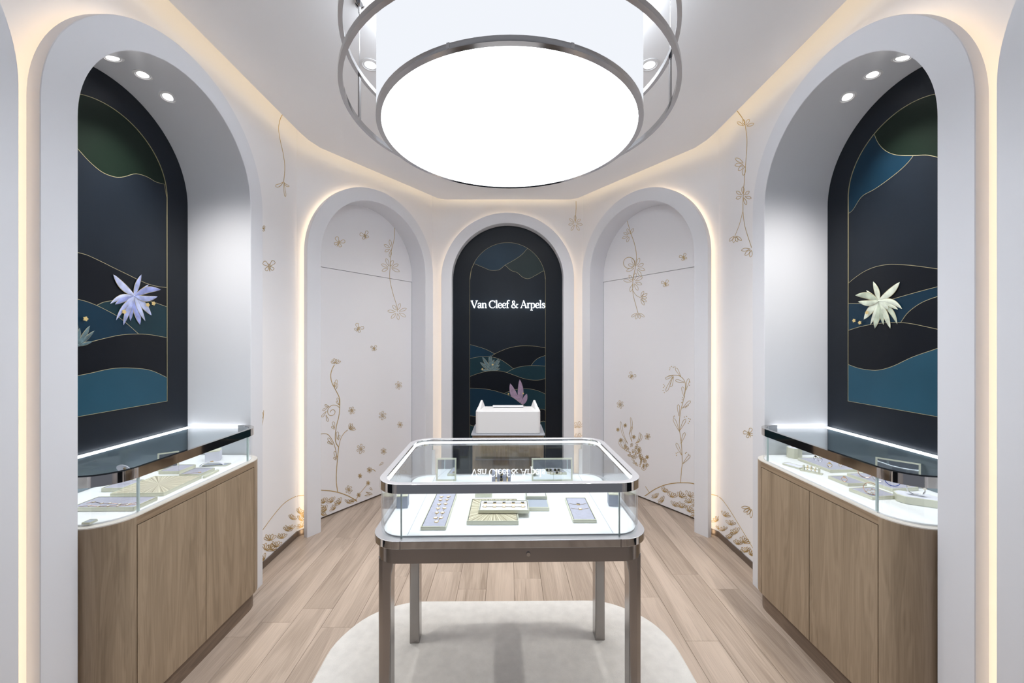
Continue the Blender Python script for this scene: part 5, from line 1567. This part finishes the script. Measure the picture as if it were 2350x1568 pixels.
mb.quad_strip([[(x, y - 0.002, z_) for x, y, z_ in ov], [(x, y + 0.002, z_) for x, y, z_ in ov]], True); mb.poly([(x, y - 0.002, z_) for x, y, z_ in ov]); mb.poly([(x, y + 0.002, z_) for x, y, z_ in ov])
mb.build('oval_pad', M['pad_white'], st)
add_clover(st, (0.008, -0.003, 0.070), 0.006, 'rose_gold', 0, True)
tray('earring_tray', 'lavender tray with a thin post beside the tilted mirror', P4(zl_, (1085, 690), (1305, 688), (1480, 602), (1200, 604)), ZL, 0.014, 'lavender', group=GL)
cpost = on_z(*P4(zl_, (1285, 640))[0], ZL + 0.015)
ps = thing('earring_stand', 'thin post with a floral earring beside the tilted mirror', 'earring stand', (cpost.x, cpost.y, ZL + 0.0148))
MB().tube([(0, 0, 0), (0, 0, 0.045)], 0.0009, 6).build('post', M['silver'], ps)
add_clover(ps, (0.0, -0.001, 0.047), 0.007, 'rose_gold', 0, True)
cm = on_z(*P4(zl_, (1075, 675))[0], ZL)
mirror_frame('standing_mirror', 'small tilted mirror in a chrome frame in the blue flower showcase', (cm.x - 0.012, cm.y + 0.05, ZL + 0.002), math.radians(38), 0.085, 0.088, 18)
tray('pendant_tray', 'small lavender tray with one rose pendant in the blue flower showcase', P4(zl_, (1325, 722), (1560, 722), (1712, 638), (1440, 640)), ZL, 0.012, 'lavender', group=GL)
cp = on_z(*P4(zl_, (1540, 665))[0], ZL + 0.0135)
pn = thing('pendant', 'rose gold pendant on the small lavender tray in the blue flower showcase', 'pendant', (cp.x, cp.y, ZL + 0.0128))
add_clover(pn, (0, 0, 0), 0.007, 'rose_gold')
MB().tube([(-0.05, -0.03, 0.001), (-0.02, -0.006, 0.001), (0, 0, 0.001)], 0.0007, 5).build('chain', M['rose_gold'], pn)
tray('slim_tray', 'slim champagne slab along the front glass of the blue flower showcase', P4(zl_, (1582, 740), (1620, 738), (1770, 652), (1735, 652)), ZL, 0.008, 'champagne', border='champagne', group=GL, inset=0.003)
cb = on_z(*P4(zl_, (1690, 520))[0], ZL)
cu = thing('display_cube', 'pale grey cube with a champagne top at the far end of the blue flower showcase', 'display cube', (cb.x, cb.y + 0.012, ZL), 0.5, 'earring cubes')
b = MB().prism(rrect(0.034, 0.034, 0.002, 2), 0, 0.052).build('block', M['pad_white'], cu); bevel(b, 0.001)
MB().prism(rrect(0.033, 0.033, 0.002, 2), 0.052, 0.056).build('top_face', M['champagne'], cu)
er = thing('earring_stand', 'thin earring post on the pale grey cube', 'earring stand', (cb.x, cb.y + 0.012, ZL + 0.056))
MB().tube([(0, 0, 0), (0, 0, 0.022)], 0.001, 6).build('post', M['silver'], er)
add_clover(er, (0, -0.001, 0.022), 0.006, 'mother_pearl', 0, True)
tray('bracelet_plate', 'flat grey plate under an arched bracelet in the blue flower showcase', P4(zl_, (1540, 592), (1860, 590), (1930, 560), (1660, 560)), ZL, 0.004, 'blue_grey', border='champagne', group=GL, inset=0.003)
cbr = on_z(*P4(zl_, (1690, 580))[0], ZL + 0.004)
ab = thing('arched_bracelet', 'arched white bracelet strap on the flat grey plate', 'bracelet', (cbr.x, cbr.y, ZL + 0.0046), 0.25)
rows = []
for k in range(15):
    an = math.pi * k / 14
    rows.append([(-0.055 * math.cos(an), -0.009, 0.020 * math.sin(an)), (-0.055 * math.cos(an), 0.009, 0.020 * math.sin(an)), (-0.053 * math.cos(an), 0.009, 0.018 * math.sin(an) - 0.0005), (-0.053 * math.cos(an), -0.009, 0.018 * math.sin(an) - 0.0005)])
mb = MB(); mb.quad_strip(rows, True); mb.build('strap', M['pad_white'], ab, smooth=True)
add_clover(ab, (0, -0.002, 0.020), 0.008, 'rose_gold')
tray('corner_tray', 'small grey tray in the rounded near corner of the blue flower showcase', P4(zl_, (70, 1308), (180, 1306), (310, 1258), (205, 1260)), ZL, 0.006, 'blue_grey', group=GL, inset=0.003, border='champagne')

# ---------------------------------------------------------------- right wall showcase
zr_ = zf(1730, 950, 5.465)
GR = 'trays in the showcase under the cream flower'
def oct_pts(w, d, c):
    return [(-w + c, -d), (w - c, -d), (w, -d + c), (w, d - c), (w - c, d), (-w + c, d), (-w, d - c), (-w, -d + c)]
def oct_block(name, label, loc, rz, w, d, c, h):
    t = thing(name, label, 'display block', loc, rz, 'champagne octagonal blocks')
    b = MB().prism(oct_pts(w, d, c), 0, h).build('block', M['champagne'], t); bevel(b, 0.0015)
    MB().prism(oct_pts(w - 0.004, d - 0.004, c), h, h + 0.0004).build('top_face', M['pad_white'], t)
    return t
def ring_thing(label, loc, rz, R, metal, stone, group, tilt=0.0, name='ring', gem=0.004):
    t = thing(name, label, 'ring' if R < 0.02 else 'bracelet', loc, rz, group)
    t.rotation_euler = (tilt, 0, rz)
    MB().torus((0, 0, R), R, R * 0.13 if R < 0.02 else 0.0018, (0, 1, 0), 24, 6).build('band', M[metal], t, smooth=True)
    add_clover(t, (0, -0.001, 2 * R), gem, stone, 0.4, True)
    return t
cb = on_z(*P4(zr_, (540, 560))[0], ZL)
oct_block('octagonal_block', 'tall champagne octagonal block at the far end of the cream flower showcase', (cb.x, cb.y + 0.02, ZL), 0.5, 0.036, 0.030, 0.014, 0.058)
ring_thing('rose gold flower bracelet standing on the tall champagne block', (cb.x, cb.y + 0.02, ZL + 0.0585), -0.6, 0.022, 'rose_gold', 'silver', 'flower bracelets', gem=0.010, name='flower_bracelet')
tray('slim_tray', 'slim pale plate near the front glass of the cream flower showcase', P4(zr_, (545, 705), (620, 690), (460, 620), (378, 632)), ZL, 0.007, 'pad_white', border='champagne', group=GR, inset=0.003)
c = on_z(*P4(zr_, (745, 745))[0], ZL)
hold = thing('ring_holder', 'champagne ring holder with three rings near the front glass', 'ring holder', (c.x, c.y + 0.012, ZL), math.radians(-52))
MB().box(-0.045, 0.045, -0.014, 0.014, 0, 0.004).build('foot', M['champagne'], hold)
for s in (-1, 1):
    MB().box(s * 0.032 - 0.003, s * 0.032 + 0.003, -0.006, 0.006, 0.004, 0.030).build('post', M['champagne'], hold)
MB().tube([(-0.032, 0, 0.020), (0.032, 0, 0.020)], 0.003, 8).build('bar', M['champagne'], hold)
for k, wd in enumerate(('farthest', 'middle', 'nearest')):
    q_ = mat_world(hold) @ Vector((-0.016 + 0.016 * k, 0, 0.020))
    rg = thing('ring', f'{wd} of the three stone rings on the champagne ring holder', 'ring', q_, math.radians(-52), 'rings on the holder')
    MB().torus((0, 0, 0), 0.0095, 0.0015, (1, 0, 0), 20, 6).build('band', M['yellow_gold'], rg, smooth=True)
    MB().lathe([(0, 0.0), (0.004, 0.001), (0.0045, 0.003), (0, 0.0055)], (0, 0, 0.0095), 10).build('stone', M['mother_pearl'], rg, smooth=True)
tray('ring_tray', 'large lavender ring tray in the cream flower showcase', P4(zr_, (930, 738), (1400, 735), (1000, 572), (575, 585)), ZL, 0.013, 'lavender', border='champagne', group=GR)
for px, lab, gem in (((775, 580), 'small dark flower ring at the far edge of the large lavender tray', 'onyx'), ((830, 600), 'silver flower ring beside the dark one on the large lavender tray', 'silver'), ((950, 668), 'gold ring standing in the middle of the large lavender tray', 'yellow_gold'), ((1085, 660), 'tiny gold ring near the inner edge of the large lavender tray', 'yellow_gold')):
    c = on_z(*P4(zr_, px)[0], ZL + 0.0145)
    ring_thing(lab, (c.x, c.y, ZL + 0.0150), -0.9, 0.010 if px[0] != 1085 else 0.007, 'silver' if px[0] < 840 else 'yellow_gold', gem, 'rings on the large tray', gem=0.006)
tray('ring_tray', 'small lavender tray with one coral ring in the cream flower showcase', P4(zr_, (1155, 912), (1390, 908), (1190, 805), (950, 812)), ZL, 0.012, 'lavender', border='champagne', group=GR)
c = on_z(*P4(zr_, (1135, 850))[0], ZL + 0.0135)
ring_thing('coral and rose gold ring on the small lavender tray', (c.x, c.y, ZL + 0.0140), -0.9, 0.010, 'rose_gold', 'rose_gold', 'rings on small trays', gem=0.006)
tray('watch_tray', 'wide lavender tray before the leaning mirror in the cream flower showcase', P4(zr_, (1700, 995), (1960, 965), (1560, 770), (1205, 778)), ZL, 0.014, 'lavender', border='champagne', group=GR)
cm = on_z(*P4(zr_, (1800, 900))[0], ZL)
mirror_frame('standing_mirror', 'large leaning mirror in a pale frame in the cream flower showcase', (cm.x + 0.012, cm.y + 0.012, ZL + 0.016), math.radians(-46), 0.150, 0.095, 14)
for px, lab, m_, R in (((1395, 800), 'rose gold flower bangle standing at the far end of the wide tray', 'rose_gold', 0.026), ((1560, 850), 'silver flower bangle in the middle of the wide tray', 'silver', 0.020), ((1740, 905), 'blue enamel bangle before the leaning mirror', 'sapphire', 0.026)):
    c = on_z(*P4(zr_, px)[0], ZL + 0.0155)
    ring_thing(lab, (c.x, c.y, ZL + 0.0160), -0.85, R, m_, 'silver', 'bangles on the wide tray', gem=0.009, name='flower_bangle')
tray('flower_tray', 'small lavender tray with an open flower bangle beside the glass joint', P4(zr_, (1455, 1085), (1765, 1070), (1540, 950), (1218, 968)), ZL, 0.013, 'lavender', border='champagne', group=GR)
c = on_z(*P4(zr_, (1470, 1010))[0], ZL + 0.0145)
fb = thing('flower_bangle', 'open rose gold bangle with silver flowers on the small tray', 'bracelet', (c.x, c.y, ZL + 0.0150), -0.8)
MB().torus((0, 0, 0.024), 0.024, 0.0016, (0, 1, 0), 24, 6, a0=0.5, a1=2 * math.pi - 0.1).build('band', M['rose_gold'], fb, smooth=True)
for dx, dz, r_ in ((-0.006, 0.010, 0.009), (0.006, 0.018, 0.009), (0.0, 0.003, 0.007)):
    add_clover(fb, (dx, -0.003, dz), r_, 'silver', 0.5, True)
c = on_z(*P4(zr_, (2100, 1160))[0], ZL)
oct_block('octagonal_block', 'low wide champagne octagonal block in the rounded corner of the cream flower showcase', (c.x + 0.02, c.y + 0.035, ZL), -0.5, 0.068, 0.040, 0.020, 0.030)
wb = thing('flower_bracelet', 'broad white bracelet with flowers on the low champagne block', 'bracelet', (c.x + 0.015, c.y + 0.035, ZL + 0.0305), -0.7)
rows = []
for k in range(25):
    an = 2 * math.pi * k / 24
    rows.append([(0.028 * math.cos(an), -0.006, 0.024 + 0.024 * math.sin(an)), (0.028 * math.cos(an), 0.006, 0.024 + 0.024 * math.sin(an)), (0.025 * math.cos(an), 0.006, 0.024 + 0.021 * math.sin(an)), (0.025 * math.cos(an), -0.006, 0.024 + 0.021 * math.sin(an))])
mb = MB(); mb.quad_strip(rows, True); mb.build('band', M['silver'], wb, smooth=True)
for k in range(5):
    an = 0.5 + k * 0.5
    add_clover(wb, (0.027 * math.cos(an), -0.007, 0.024 + 0.023 * math.sin(an)), 0.006, 'mother_pearl', 0, True)
